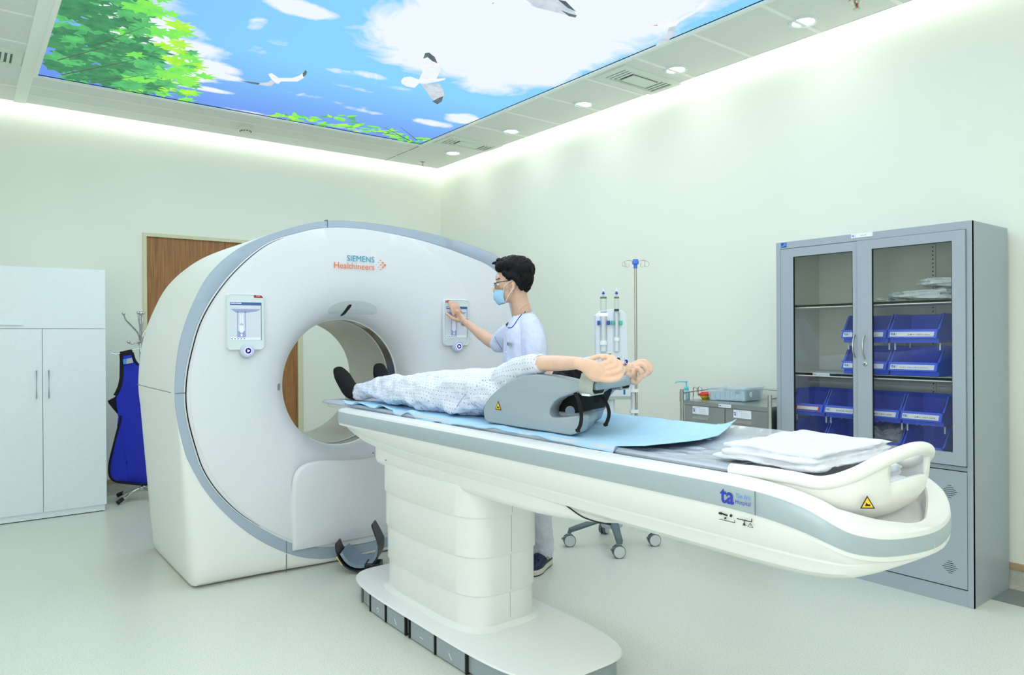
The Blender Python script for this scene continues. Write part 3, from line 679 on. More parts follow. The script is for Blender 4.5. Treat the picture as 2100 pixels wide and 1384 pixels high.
# perforated speaker plate with the dark laser window over the bore, following the flared surface
def flare_y(r):
    for (r0, y0), (r1, y1) in zip(flare, flare[1:]):
        if r0 <= r <= r1: return y0+(y1-y0)*(r-r0)/(r1-r0+1e-9)
    return 3.94
def onf(x, z, off=.002):
    return (x, flare_y(math.hypot(x-GX, z-GZ))-off, z)
def flare_patch(loop, off, name, m_, rings_=5, parent=None, rim=.006):
    cx = sum(p[0] for p in loop)/len(loop); cz = sum(p[1] for p in loop)/len(loop)
    rs = [[onf(x, z, -rim) for x, z in loop]]
    for q in range(rings_):
        k = 1-q/rings_; rs.append([onf(cx+(x-cx)*k, cz+(z-cz)*k, off) for x, z in loop])
    bm = rings_mesh(rs, False, True); return obj(name, bm, m_, parent or g, angle=50)
KS = 1.0155
def kz(z): return 1.31+(z-1.31)*KS
lp = []
xa, xb = 1.722*KS, 2.03*KS; xm_ = (xa+xb)/2
for q in range(48):
    t = 2*PI*q/48; c, s_ = math.cos(t), math.sin(t)
    x = xm_+(xb-xa)/2*math.copysign(abs(c)**.6, c); z = kz(1.489)-.9*(x-GX)**2+.036*math.copysign(abs(s_)**.75, s_)
    lp.append((x, z))
flare_patch(lp, .003, 'speaker_plate', mat('speaker_plastic', (208, 214, 216), .3))
bm = bmesh.new()
for i in range(9):
    for j in range(8):
        x = (1.738+i*.0085+(j % 2)*.004)*KS; z = kz(1.458+j*.0072)
        if (x-1.805)**2+(z-kz(1.482))**2*1.2 < .0014: cap(bm, ring(bm, [onf(x+.0013*math.cos(2*PI*k/8), z+.0013*math.sin(2*PI*k/8), .0042) for k in range(8)]))
obj('speaker_hole', bm, M['bore'], g)
flare_patch([(1.984*KS+.009*math.cos(2*PI*k/20), kz(1.482)+.007*math.sin(2*PI*k/20)) for k in range(20)], .004, 'light_lens', M['frost'], 2)
sl = [(x*KS, kz(z)) for x, z in spline([(1.812, 1.440), (1.818, 1.455), (1.824, 1.470), (1.832, 1.488), (1.846, 1.500), (1.866, 1.503), (1.872, 1.496), (1.868, 1.482), (1.858, 1.466), (1.850, 1.450), (1.842, 1.441), (1.828, 1.437), (1.812, 1.440)], 4)[:-1]]
cxs = sum(q[0] for q in sl)/len(sl); czs = sum(q[1] for q in sl)/len(sl)
sl = [(cxs+(x-cxs)*.62, z) for x, z in sl]
flare_patch([(cxs+(x-cxs)*1.28+.004, czs+(z-czs)*1.12-.002) for x, z in sl], .0055, 'window_bezel', M['white'], 3)
flare_patch(sl, .0078, 'laser_window', M['dark'], 3, rim=.002)
sd = rrect(1.440, 1.464, 1.012, 1.050, .008, 4)
flare_patch([(1.452+(x-1.452)*1.4+.003, 1.031+(z-1.031)*1.2) for x, z in sd], .002, 'window_bezel', M['white'], 3)
flare_patch(sd, .004, 'laser_window', mat('grey_lens', (140, 154, 142), .3), 3, rim=.0)
# touch panels
def control_panel(x0, x1, z0, z1, stop_right):
    y = 3.936; wd = x1-x0
    out = rrect(x0, x1, z0, z1, .022, 6)
    cxx, czz = (x0+x1)/2, (z0+z1)/2
    sc = lambda k, yy: [(cxx+(x-cxx)*(1-k/(wd/2)), yy, czz+(z-czz)*(1-k/((z1-z0)/2))) for x, z in out]
    p = obj('control_panel', rings_mesh([sc(-.002, y+.006), sc(0, y-.008), sc(.003, y-.012), sc(.006, y-.012), sc(.007, y-.0095), sc(.02, y-.0095)], True, True), M['frost'], g, angle=30)
    yy = y-.0105
    sx0, sx1, sz0, sz1 = x0+.017, x1-.019, z0+.052, z1-.046
    obj('screen', prism([(sx0, sz0), (sx1, sz0), (sx1, sz1), (sx0, sz1)], yy, yy+.004, 'y'), M['scr'], p, smooth=False)
    obj('screen_header', prism([(sx0, sz1-.016), (sx1, sz1-.016), (sx1, sz1), (sx0, sz1)], yy-.0006, yy, 'y'), M['scrb'], p, smooth=False)
    obj('screen_footer', prism([(sx0+.002, sz0+.002), (sx1-.002, sz0+.002), (sx1-.002, sz0+.015), (sx0+.002, sz0+.015)], yy-.0006, yy, 'y'), M['scrp'], p, smooth=False)
    q = obj('screen_edge', prism([(sx1, sz0), (sx1+.0022, sz0), (sx1+.0022, sz1), (sx1, sz1)], yy-.0012, yy, 'y'), M['seam'], p, smooth=False)
    cx = sx0+(sx1-sx0)*.36
    bm = prism([(cx-.022, sz0+.015), (cx+.022, sz0+.015), (cx+.022, sz0+.050), (cx-.022, sz0+.050)], yy-.0008, yy, 'y')
    prism([(sx0+.002, sz1-.036), (sx1-.002, sz1-.036), (sx1-.02, sz1-.047), (cx+.03, sz1-.055), (cx-.03, sz1-.055), (sx0+.02, sz1-.047)], yy-.0007, yy, 'y', bm)
    prism([(cx-.022, sz0+.05), (cx-.017, sz0+.05), (cx-.017, sz1-.05), (cx-.022, sz1-.05)], yy-.0007, yy, 'y', bm); prism([(cx+.017, sz0+.05), (cx+.022, sz0+.05), (cx+.022, sz1-.05), (cx+.017, sz1-.05)], yy-.0007, yy, 'y', bm)
    obj('couch_drawing', bm, M['scrs'], p, smooth=False)
    f = bmesh.new(); z0_ = sz0+.020
    for pts in ([(cx+.0055*math.cos(2*PI*k/14), z0_+.008+.008*math.sin(2*PI*k/14)) for k in range(14)],
                [(cx-.011, z0_+.028), (cx-.004, z0_+.020), (cx+.004, z0_+.020), (cx+.011, z0_+.028), (cx+.011, z0_+.062), (cx+.002, z0_+.075), (cx-.002, z0_+.075), (cx-.011, z0_+.062)],
                [(cx-.010, z0_+.06), (cx-.001, z0_+.06), (cx-.002, z0_+.115), (cx-.007, z0_+.122), (cx-.009, z0_+.115)], [(cx+.001, z0_+.06), (cx+.010, z0_+.06), (cx+.009, z0_+.115), (cx+.007, z0_+.122), (cx+.002, z0_+.115)],
                [(cx-.017, z0_+.03), (cx-.013, z0_+.028), (cx-.013, z0_+.066), (cx-.016, z0_+.068)], [(cx+.013, z0_+.028), (cx+.017, z0_+.03), (cx+.016, z0_+.068), (cx+.013, z0_+.066)]):
        prism(pts, yy-.0014, yy-.0009, 'y', f)
    obj('patient_drawing', f, M['scrp'], p, smooth=False)
    text('name_lettering', 'NGUYEN VAN DUNG', M['btnw'], p, (sx0+.003, yy-.001, sz1-.0085), (1, 0, 0), (0, 0, 1), .055, .0055)
    ic = bmesh.new()
    for k in range(5): prism([(sx0+.006+k*.016, sz0+.006), (sx0+.012+k*.016, sz0+.006), (sx0+.012+k*.016, sz0+.011), (sx0+.006+k*.016, sz0+.011)], yy-.001, yy-.0005, 'y', ic)
    obj('screen_icon', ic, M['scrb'], p, smooth=False)
    if stop_right: st = [(x1-.056, z1-.020), (x1-.008, z1-.020), (x1-.010, z1-.012), (x1-.018, z1-.006), (x1-.026, z1-.004), (x1-.056, z1-.004)]; tx = x1-.044
    else: st = [(x0+.006, z1-.020), (x0+.042, z1-.020), (x0+.040, z1-.004), (x0+.012, z1-.004), (x0+.007, z1-.008)]; tx = x0+.012
    obj('stop_button', prism(st, yy-.001, yy+.002, 'y'), mat('stop_red', (176, 26, 34), .4), p, smooth=False)
    text('stop_lettering', 'STOP', M['label'], p, (tx, yy-.0014, z1-.0150), (1, 0, 0), (0, 0, 1), .020, .0065)
    bx, bz = cxx+.006, z0-.004
    pr_ = [(.0385, .008), (.0385, -.012), (.036, -.020), (.030, -.024), (.0245, -.024)]
    bt = obj('start_button', rings_mesh([[(bx+r*math.cos(2*PI*k/36), y+dy, bz+r*math.sin(2*PI*k/36)) for k in range(36)] for r, dy in pr_], True, True), mat('button_grey', (196, 204, 220), .35), p, angle=30)
    obj('glow_ring', rings_mesh([[(bx+r*math.cos(2*PI*k/36), y+dy, bz+r*math.sin(2*PI*k/36)) for k in range(36)] for r, dy in ((.0205, -.024), (.0200, -.0262), (.0160, -.0262))], False, True), M['ringlight'], bt)
    obj('button_face', rings_mesh([[(bx+.0155*math.cos(2*PI*k/36), y+dy, bz+.0155*math.sin(2*PI*k/36)) for k in range(36)] for dy in (-.026, -.0275)], False, True), M['btn'], bt)
    obj('play_mark', prism([(bx-.005, bz-.008), (bx+.009, bz), (bx-.005, bz+.008)], y-.0285, y-.027, 'y'), M['btnw'], bt, smooth=False)
control_panel(1.135, 1.334, 1.245, 1.546, True)
control_panel(2.482, 2.678, 1.250, 1.550, False)

# ================================================================ PATIENT TABLE
TX, TH_ = 1.92, .335                   # centre line and half width
tb = thing('scanner_table', 'long white patient table with silver side stripe on a telescopic pedestal', 'scanner table', (TX, 2.6, 0))
# stations along y: y, z of stripe top, z of stripe bottom, underside z, half width factor
ST = [(3.60, .918, .874, .862, .86), (3.575, .921, .865, .835, .96), (3.52, .921, .863, .812, .99), (3.40, .921, .863, .780, 1), (3.26, .921, .863, .755, 1), (2.8, .921, .863, .722, 1), (2.0, .921, .863, .712, 1), (1.5, .921, .863, .706, 1), (1.20, .921, .862, .704, .998),
      (1.08, .917, .857, .703, .985), (1.00, .908, .848, .704, .965), (.94, .893, .835, .708, .935), (.90, .875, .822, .715, .905), (.87, .857, .809, .722, .86), (.85, .843, .798, .729, .79), (.83, .832, .789, .737, .68), (.812, .824, .783, .746, .55), (.797, .820, .780, .754, .40), (.786, .818, .778, .760, .24), (.780, .817, .777, .764, .10), (.778, .817, .777, .766, .0)]
ST = [tuple(q) for q in spline(ST, 4)]
def tsec(s, part):
    y, zt, zs, zu, k = s; h = TH_*k; d = max(0, zt-zu)
    if part == 'stripe': e_ = .003*min(1, k*20); return [(h, zs), (h+e_, zs+.006), (h+e_, zt-.006), (h, zt)]
    if part == 'lower': return [(0, zu), (h*.45, zu), (h*.66, zu+.002), (h*.78, zu+d*.04), (h*.86, zu+d*.13), (h*.885, zu+d*.24), (h*.905, zu+d*.30), (h*.900, zu+d*.335), (h*.915, zu+d*.345), (h*.955, zu+d*.45), (h*.985, zu+d*.60), (h-.004, zs-.012), (h-.003, zs-.001), (h, zs)]
def side_mesh(part):
    bm = bmesh.new()
    rs = []
    for s in ST:
        a = tsec(s, part); y = s[0]
        rs.append(([(TX-x, y, z) for x, z in a], [(TX+x, y, z) for x, z in a]))
    for side in (0, 1):
        v = [ring(bm, r[side]) for r in rs]
        for a, b in zip(v, v[1:]): bridge(bm, a, b, False)
    bmesh.ops.remove_doubles(bm, verts=bm.verts, dist=.0004)
    return bm
bm = side_mesh('lower')
s0 = ST[0]; a = tsec(s0, 'lower'); bm.faces.new([bm.verts.new(p) for p in [(TX-x, s0[0], z) for x, z in a]+[(TX+x, s0[0], z) for x, z in a[::-1]]])
obj('table_body', bm, M['white2'], tb, angle=32)
bm = side_mesh('stripe'); a = tsec(s0, 'stripe')
bm.faces.new([bm.verts.new(p) for p in [(TX-x, s0[0], z) for x, z in a]+[(TX+x, s0[0], z) for x, z in a[::-1]]])
obj('side_stripe', bm, M['stripe'], tb, angle=32)
# top cover: rim, sunken channel, bowl at the foot end of the room
def ztop(y):
    for i in range(len(ST)-1):
        if ST[i][0] >= y >= ST[i+1][0]:
            k = (ST[i][0]-y)/(ST[i][0]-ST[i+1][0]+1e-9); return ST[i][1]*(1-k)+ST[i+1][1]*k
    return ST[-1][1]
tops = []
for s in ST:
    y, zt, zs, zu, k = s; h = TH_*k
    rimz = zt+.013; bowl = max(0, min(1, (1.10-y)/.15)); wd_ = .085-.012*bowl
    inner = max(0, h-wd_)
    if y < .90: inner *= max(0, min(1, (y-.812)/.088))**.5
    f_ = 1 if inner > .004 else 0
    depth = (.035+.02*bowl)*min(1, inner/.05)
    zc_ = rimz-depth
    tops.append([(h, y, zt), (h*.985, y, rimz-.003), (h*.95, y, rimz), (h*.5+inner*.5, y, rimz+.003), (inner+(h-inner)*.1, y, rimz+.001), (inner, y, rimz-.006*f_), (inner*.93, y, zc_), (0, y, zc_)])
bm = bmesh.new()
for sg in (-1, 1):
    v = [ring(bm, [(TX+sg*max(0, x), y, z) for x, y, z in r]) for r in tops]
    for a, b in zip(v, v[1:]): bridge(bm, a, b, False)
r0 = tops[0]; bm.faces.new([bm.verts.new(p) for p in [(TX-x, y, z) for x, y, z in r0]+[(TX+x, y, z) for x, y, z in r0[::-1]][1:]])
bmesh.ops.remove_doubles(bm, verts=bm.verts, dist=.0004)
obj('top_cover', bm, M['white2'], tb, angle=35)
# carriage under the table
cr = [(3.27, .245, .690), (3.265, .262, .680), (3.22, .272, .672), (3.0, .280, .668), (2.4, .284, .664), (2.1, .284, .664), (1.95, .280, .668), (1.82, .268, .676), (1.70, .245, .688), (1.60, .20, .700), (1.54, .12, .708)]
rs = []
for y, h, z in spline(cr, 4):
    rs.append([(TX-h+.0, y, .80), (TX-h, y, z+.035), (TX-h+.008, y, z+.015), (TX-h+.03, y, z+.003), (TX-h+.07, y, z), (TX, y, z-.002), (TX+h-.07, y, z), (TX+h-.03, y, z+.003), (TX+h-.008, y, z+.015), (TX+h, y, z+.035), (TX+h, y, .80)])
obj('carriage', rings_mesh(rs), M['white2'], tb, angle=40)
gp = tube(spline([(TX-.292, 1.90, .760), (TX-.286, 1.86, .750), (TX-.280, 1.81, .728), (TX-.272, 1.755, .708), (TX-.255, 1.70, .699), (TX-.235, 1.66, .697)], 4), [.001]+[.0025]*18+[.004, .002], 6)
obj('cover_gap', gp, M['dark'], tb)
obj('screw_hole', ball((TX-.281, 3.255, .735), .004), M['seam'], tb); obj('screw_hole', ball((TX-.283, 3.12, .718), .003), M['seam'], tb)
# telescopic column
def col_plan(off, n=10):
    x0, x1, y0, y1 = 1.632-off, 2.035+off, 2.395-off, 3.215+off
    # bowed long sides, rounded corners
    pts = []
    def sup(cx, cy, a, b, e, m=96):
        for k in range(m):
            t = 2*PI*k/m; c, s_ = math.cos(t), math.sin(t)
            pts.append((cx+a*abs(c)**(2/e)*(1 if c >= 0 else -1), cy+b*abs(s_)**(2/e)*(1 if s_ >= 0 else -1)))
    sup((x0+x1)/2, (y0+y1)/2, (x1-x0)/2, (y1-y0)/2, 4.2)
    return pts
def shell(z0, z1, off, name='column_shell'):
    a, b_ = col_plan(off), col_plan(off-.004)
    rs = [[(x, y, z0+.004) for x, y in col_plan(off-.008)], [(x, y, z0) for x, y in b_], [(x, y, z0+.006) for x, y in a], [(x, y, z1) for x, y in a]]
    return obj(name, rings_mesh(rs), M['white2'], tb, angle=35)
shell(.565, .70, .012); shell(.400, .58, .006); shell(.240, .41, 0.0); shell(.095, .25, -.006)
obj('column_foot', rings_mesh([[(x, y, z) for x, y in col_plan(o_)] for o_, z in ((.02, .098), (.02, .104), (.012, .108), (-.004, .114), (-.01, .125))]), M['white2'], tb, angle=50)
xg = 1.835
for z0, z1, o_ in ((.57, .66, .012), (.405, .563, .006), (.245, .398, 0), (.13, .238, -.006)):
    pl = col_plan(o_); yy = min((p for p in pl if abs(p[0]-xg) < .03), key=lambda p: p[1])[1]
    multi('cover_gap', mat('soft_gap', (178, 186, 174), .6), tb, (xg-.0012, xg+.0012, yy-.0008, yy+.003, z0+.006, z1))
# floor base
def base_plan(off, y0=1.905, y1=3.46, x0=1.552, x1=2.105, m=120):
    cx, cy, a, b = (x0+x1)/2, (y0+y1)/2, (x1-x0)/2+off, (y1-y0)/2+off
    out = []
    for k in range(m):
        t = 2*PI*k/m; c, s_ = math.cos(t), math.sin(t); e = 4.2
        out.append((cx+a*abs(c)**(2/e)*(1 if c >= 0 else -1), cy+b*abs(s_)**(2/e)*(1 if s_ >= 0 else -1)))
    return out
bp = obj('base', rings_mesh([[(x, y, z) for x, y in base_plan(o_)] for o_, z in ((-.03, .012), (-.012, .012), (-.012, .09))]), M['pedal'], tb, angle=35)
obj('base_top', rings_mesh([[(x, y, z) for x, y in base_plan(o_)] for o_, z in ((-.012, .088), (.004, .088), (.008, .092), (.004, .098), (-.03, .102))]), M['white2'], tb, angle=40)
obj('base_underside', rings_mesh([[(x, y, z) for x, y in base_plan(-.05)] for z in (.0, .03)]), M['dark'], tb)
for k, (y0, y1) in enumerate(((2.985, 3.135), (2.80, 2.965), (2.555, 2.745), (2.33, 2.535))):
    def bx(y, o_=0):
        return min((p for p in base_plan(o_) if p[0] < 1.85), key=lambda p: abs(p[1]-y))[0]
    xa, xb = bx(y0, -.006), bx(y1, -.006)
    rs = [[(xb-.003, y1, z), (xa-.003, y0, z), (xa+.02, y0, z), (xb+.02, y1, z)] for z in (.006, .086)]
    pd = obj('foot_pedal', rings_mesh(rs), M['pedal'], tb, smooth=False, bevel=.002)
    dm = bmesh.new()
    for i in range(9):
        for j in range(2):
            y = y0+.014+(y1-y0-.028)*i/8; x = xa+(xb-xa)*(y-y0)/(y1-y0)-.0035
            ball((x, y, .074-j*.014), (.0012, .0035, .0025), dm, 8, 5)
    obj('grip_stud', dm, M['chrome'], pd)
    ymid = (y0+y1)/2; xm = (xa+xb)/2-.0034
    if k == 0: mk = tube([(xm, ymid+.010*math.cos(t), .034+.009*math.sin(t)) for t in [i*.5 for i in range(11)]], .0014, 6)
    else: mk = tube([(xm, ymid+.008, .045), (xm, ymid-.010, .022)] if k != 2 else [(xm, ymid+.018, .036), (xm, ymid-.012, .036)], .0013, 6)
    obj('pedal_mark', mk, M['btnw'] if False else M['label'], pd)
multi('pedal_gap', M['dark'], tb, *[(bx(y)-.001, bx(y)+.03, y-.004, y+.004, .004, .088) for y in (3.14, 2.975, 2.79, 2.755, 2.545, 2.32)])
obj('panel_gap', boxes((bx(3.25)-.002, bx(3.25)+.01, 3.249, 3.251, .01, .086)), M['seam'], tb, smooth=False)
# cradle board, mattress
cr_ = rings_mesh([[(TX+x, y, z) for x, z in ((-.20, .906), (-.215, .916), (-.212, .930), (-.1, .928), (.1, .928), (.212, .930), (.215, .916), (.20, .906))] for y in (3.97, 3.94, 1.2, 1.16)])
obj('cradle_board', cr_, M['warmw'], tb, angle=30)
def msec(y, z0=.9295, th=.0255, hw=.245):
    return [(TX-hw, y, z0+.004), (TX-hw-.005, y, z0+th*.5), (TX-hw+.003, y, z0+th-.002), (TX-hw*.6, y, z0+th-.004), (TX, y, z0+th-.008), (TX+hw*.6, y, z0+th-.004), (TX+hw-.003, y, z0+th-.002), (TX+hw+.005, y, z0+th*.5), (TX+hw, y, z0+.004), (TX, y, z0)]
obj('mattress', rings_mesh([msec(y, .9295, th*.85, hw) for y, th, hw in ((4.015, .006, .215), (3.985, .020, .235), (3.95, .030, .245), (2.6, .030, .245), (1.30, .030, .245), (1.175, .028, .243), (1.165, .014, .242))]), M['padt'], tb, angle=45)
# cradle end piece with the hand rail
def cyl_path(pts, r, **k): return tube(spline(pts, 6), r, 14, **k)
RP = [(1.683, 1.20, .940), (1.683, 1.10, .945), (1.685, 1.02, .945), (1.697, .945, .942), (1.728, .885, .966), (1.80, .843, 1.001), (1.92, .825, 1.018)]
RP = RP+[(2*TX-x, y, z) for x, y, z in RP[::-1][1:]]
rail = spline(RP, 7)
obj('hand_rail', tube(rail, .0175, 16), M['warmw'], tb)
# bowl shaped end shell under the rail, with a window behind the grip
Cc = Vector((TX, 1.14, 0)); lv = [(1.0, 0.0), (.995, .22), (.985, .40), (.955, .62), (.90, .80), (.80, .93), (.66, 1.0), (.3, 1.0)]
bm = bmesh.new(); cols = []
for x, y, z in rail:
    zb_ = .850 if y > 1.1 else .850-.012*min(1, (1.1-y)/.15)
    zb_ = max(zb_, .90-(1.2-y)*.42) if y > 1.05 else zb_
    cols.append([bm.verts.new((Cc.x+(x-Cc.x)*k, Cc.y+(y-Cc.y)*k if y < 1.14 else y, z+(zb_-z)*q)) for k, q in lv])
for a, b in zip(cols, cols[1:]):
    xm = (a[0].co.x+b[0].co.x)/2; ym = a[0].co.y
    for k in range(len(lv)-1):
        if ym < .9 and abs(xm-TX) < .105 and k in (0, 1): continue
        bm.faces.new((a[k], b[k], b[k+1], a[k+1]))
bmesh.ops.recalc_face_normals(bm, faces=bm.faces)
o = obj('end_shell', bm, M['warmw'], tb, angle=60)
sd_ = o.modifiers.new('t', 'SOLIDIFY'); sd_.thickness = .014; sd_.offset = 0
def sign_triangle(parent, o_, ux, uy, s_):
    k = .866
    obj('warning_sign', plate([(0, 0), (s_, 0), (s_/2, s_*k)], .0006, o_, ux, uy), mat('warning_frame', (60, 44, 20), .5), parent, smooth=False)
    t_ = .10*s_
    obj('warning_field', plate([(t_*1.3, t_*.8), (s_-t_*1.3, t_*.8), (s_/2, s_*k-t_*1.5)], .0009, o_, ux, uy), M['yellow'], parent, smooth=False)
    obj('warning_symbol', plate([(s_*.32, s_*.17), (s_*.68, s_*.17), (s_*.68, s_*.27), (s_*.5, s_*.30), (s_*.42, s_*.42), (s_*.38, s_*.28)], .0012, o_, ux, uy), M['ink'], parent, smooth=False)
sign_triangle(tb, (1.7285, .868, .888), (.72, -.62, 0), (.10, .08, 1), .036)
# hospital mark and the small load signs on the near side
xs = TX-TH_-.0036; X_, Z_ = (0, -1, 0), (0, 0, 1)
text('hospital_lettering', 'ta', M['blueink'], tb, (xs, 1.163, .872), X_, Z_, .042, .038, bold=.02)
text('hospital_lettering', 'Tâm Anh', M['blueink2'], tb, (xs, 1.116, .892), X_, Z_, .044, .0125)
text('hospital_lettering', 'Hospital', M['blueink'], tb, (xs, 1.116, .874), X_, Z_, .044, .0145)
xs2 = TX-TH_*.99-.0012
obj('stripe_gap', B(xs-.0003, xs+.002, 1.0585, 1.0595, .858, .918), M['seam'], tb, smooth=False)
sg = bmesh.new()
def zl(y0, z0, y1, z1, w_=.0012): tube([(xs2, y0, z0), (xs2-.0002, y1, z1)], w_, 6, sg)
zl(1.170, .8415, 1.162, .842, .003); zl(1.160, .842, 1.145, .840, .002); zl(1.135, .840, 1.132, .844, .003)
zl(1.170, .826, 1.122, .826, .0008); zl(1.122, .826, 1.122, .833, .0008); zl(1.152, .833, 1.150, .831, .003)
zl(1.115, .838, 1.072, .838); zl(1.072, .838, 1.072, .846); zl(1.094, .838, 1.094, .826); zl(1.100, .825, 1.088, .825, .0008); zl(1.097, .829, 1.094, .826); zl(1.091, .829, 1.094, .826)
zl(1.084, .824, 1.076, .834, .0006); zl(1.076, .834, 1.069, .824, .0006); zl(1.069, .824, 1.084, .824, .0006); zl(1.0765, .826, 1.0765, .831, .0006)
obj('load_sign', sg, M['ink'], tb)
# ================================================================ STEEL CABINET
c = thing('medicine_cabinet', 'grey steel cabinet with two glass doors standing against the right wall', 'cabinet', (4.05, 1.89, 0))
cy0, cy1, cx0, cx1, cH = 1.375, 2.405, 3.818, 4.272, 1.845
SG, CI = M['steelgrey'], M['cabin']
obj('carcass', boxes((cx0+.002, cx1, cy0, cy0+.018, 0, cH), (cx0+.002, cx1, cy1-.018, cy1, 0, cH), (cx0+.002, cx1, cy0+.018, cy1-.018, cH-.02, cH), (cx1-.015, cx1, cy0+.018, cy1-.018, 0, cH-.02),
    (cx0, cx0+.02, cy0, cy0+.024, 0, cH-.0), (cx0, cx0+.02, cy1-.026, cy1, 0, cH), (cx0, cx0+.02, cy0+.024, cy1-.026, cH-.038, cH), (cx0+.004, cx0+.02, cy0+.024, cy1-.026, 0, .078), (cx0+.006, cx1-.015, cy0+.018, cy1-.018, .648, .668)), SG, c, smooth=False)
obj('back_lining', boxes((cx1-.018, cx1-.0155, cy0+.02, cy1-.02, .67, cH-.022), (cx0+.03, cx1-.016, cy0+.0185, cy0+.020, .67, cH-.022), (cx0+.03, cx1-.016, cy1-.020, cy1-.0185, .67, cH-.022)), CI, c, smooth=False)
# slotted shelf standards at the back
def standard(y):
    bm = boxes((cx1-.030, cx1-.018, y-.012, y+.012, .67, cH-.025)); o = obj('shelf_standard', bm, CI, c, smooth=False)
    h_ = bmesh.new(); z = .70
    while z < 1.78: box(h_, cx1-.0305, cx1-.0295, y-.003, y+.003, z, z+.008); z += .022
    obj('slot', h_, M['dark'], o, smooth=False)
standard(2.13); standard(1.72)
for z in (1.477, 1.088):
    obj('shelf', boxes((cx0+.045, cx1-.018, cy0+.02, cy1-.02, z-.013, z+.003), (cx0+.045, cx0+.048, cy0+.02, cy1-.02, z-.018, z+.003)), CI, c, smooth=False, bevel=.0015)
def glass_door(y0, y1, gy0, gy1, xo):
    z0, z1, gz0, gz1 = .674, 1.804, .735, 1.755; x0, x1 = cx0-xo, cx0-xo+.018
    d = obj('door', boxes((x0, x1, y0, gy0, z0, z1), (x0, x1, gy1, y1, z0, z1), (x0, x1, gy0, gy1, z0, gz0), (x0, x1, gy0, gy1, gz1, z1)), SG, c, smooth=False)
    obj('glass_pane', B(x0+.008, x0+.011, gy0, gy1, gz0, gz1), M['glass'], d, smooth=False)
    gk = boxes((x0+.001, x0+.012, gy0, gy0+.003, gz0, gz1), (x0+.001, x0+.012, gy1-.003, gy1, gz0, gz1), (x0+.001, x0+.012, gy0, gy1, gz1-.003, gz1)); obj('gasket', gk, M['dark'], d, smooth=False)
    return d
dl = glass_door(1.921, 2.377, 1.950, 2.297, 0.0)
dr_ = glass_door(1.401, 1.919, 1.458, 1.842, 0.012)
def arc_handle(parent, y, z0, z1, x):
    obj('handle', tube(spline([(x, y, z1), (x-.012, y, z1-.012), (x-.024, y, (z0+z1)/2+.02), (x-.024, y, (z0+z1)/2-.02), (x-.012, y, z0+.012), (x, y, z0)], 5), [(.005, .004)]*26, 10, upv=(0, 1, 0)), M['nickel'], parent)
arc_handle(dl, 1.938, 1.185, 1.305, cx0); arc_handle(dr_, 1.880, 1.180, 1.302, cx0-.012)
obj('lock', lathe([(.001, 0), (.011, 0), (.011, .004), (.008, .006), (.001, .006)], (0, 0, 0)), M['nickel'], dr_)
lk = [o for o in bpy.data.objects if o.name.startswith('lock')][-1]
for v in lk.data.vertices: v.co = Vector((cx0-.0125-v.co.z, 1.878+v.co.x, 1.151+v.co.y))
obj('keyhole', B(cx0-.0195, cx0-.018, 1.8765, 1.8795, 1.148, 1.155), M['dark'], dr_, smooth=False)
for y0, y1 in ((1.401, 1.886), (1.890, 2.377)):
    d = obj('lower_door', B(cx0-.002, cx0+.014, y0, y1, .084, .644), SG, c, smooth=False, bevel=.0015)
    yc = y0+.076 if y0 < 1.5 else y1-.076
    for zc_ in (.543, .176):
        vm = bmesh.new()
        for k, hw in enumerate((.008, .017, .026, .034, .026, .017, .008)):
            box(vm, cx0-.003, cx0-.001, yc-hw, yc+hw, zc_+(k-3)*.0095-.001, zc_+(k-3)*.0095+.001)
        obj('vent_slots', vm, M['dark'], d, smooth=False)
XW, ZU = (0, -1, 0), (0, 0, 1)
def sticker(parent, x, y, z, w_, h_, lines=(), logo=True, m_=None, small=None):
    # y = left edge seen from the room (largest y), z = lower edge
    l = obj('sticker', plate(rectp(w_, h_), .0008, (x, y, z), XW, ZU), m_ or M['label'], parent, smooth=False)
    xx = x-.0012; off = w_*.04
    if logo:
        text('sticker_lettering', 'ta', M['blueink'], l, (xx, y-w_*.03, z+h_*.28), XW, ZU, w_*.12 if w_ > .1 else w_*.18, h_*.5, bold=.015)
        obj('sticker_line', plate(rectp(.0008, h_*.8), .0004, (xx+.0004, y-w_*(.2 if w_ > .1 else .27), z+h_*.1), XW, ZU), M['blueink'], l, smooth=False); off = w_*(.24 if w_ > .1 else .32)
    for k, (s_, x0_, ww, zz, hh) in enumerate(lines):
        text('sticker_lettering', s_, M['ink'] if small is None else small, l, (xx, y-w_*x0_, z+h_*zz), XW, ZU, w_*ww, h_*hh)
    return l
sticker(c, cx0-.001, 1.956, 1.823, .115, .022, [('TỦ Y TẾ', .45, .25, .35, .3)])
lb = obj('sticker', plate(rectp(.034, .026), .0008, (cx0-.001, 2.372, 1.815), XW, ZU), M['blueink'], c, smooth=False)
obj('sticker_mark', plate([(0, 0), (.03, .006), (.03, .022), (.016, .022), (.016, .012), (0, .008)], .0004, (cx0-.002, 2.370, 1.817), XW, ZU), M['blueink2'], lb, smooth=False)
sticker(c, cx0+.044, 2.205, 1.0755, .10, .015, [('THUỐC CẤP CỨU', .35, .58, .3, .36)])
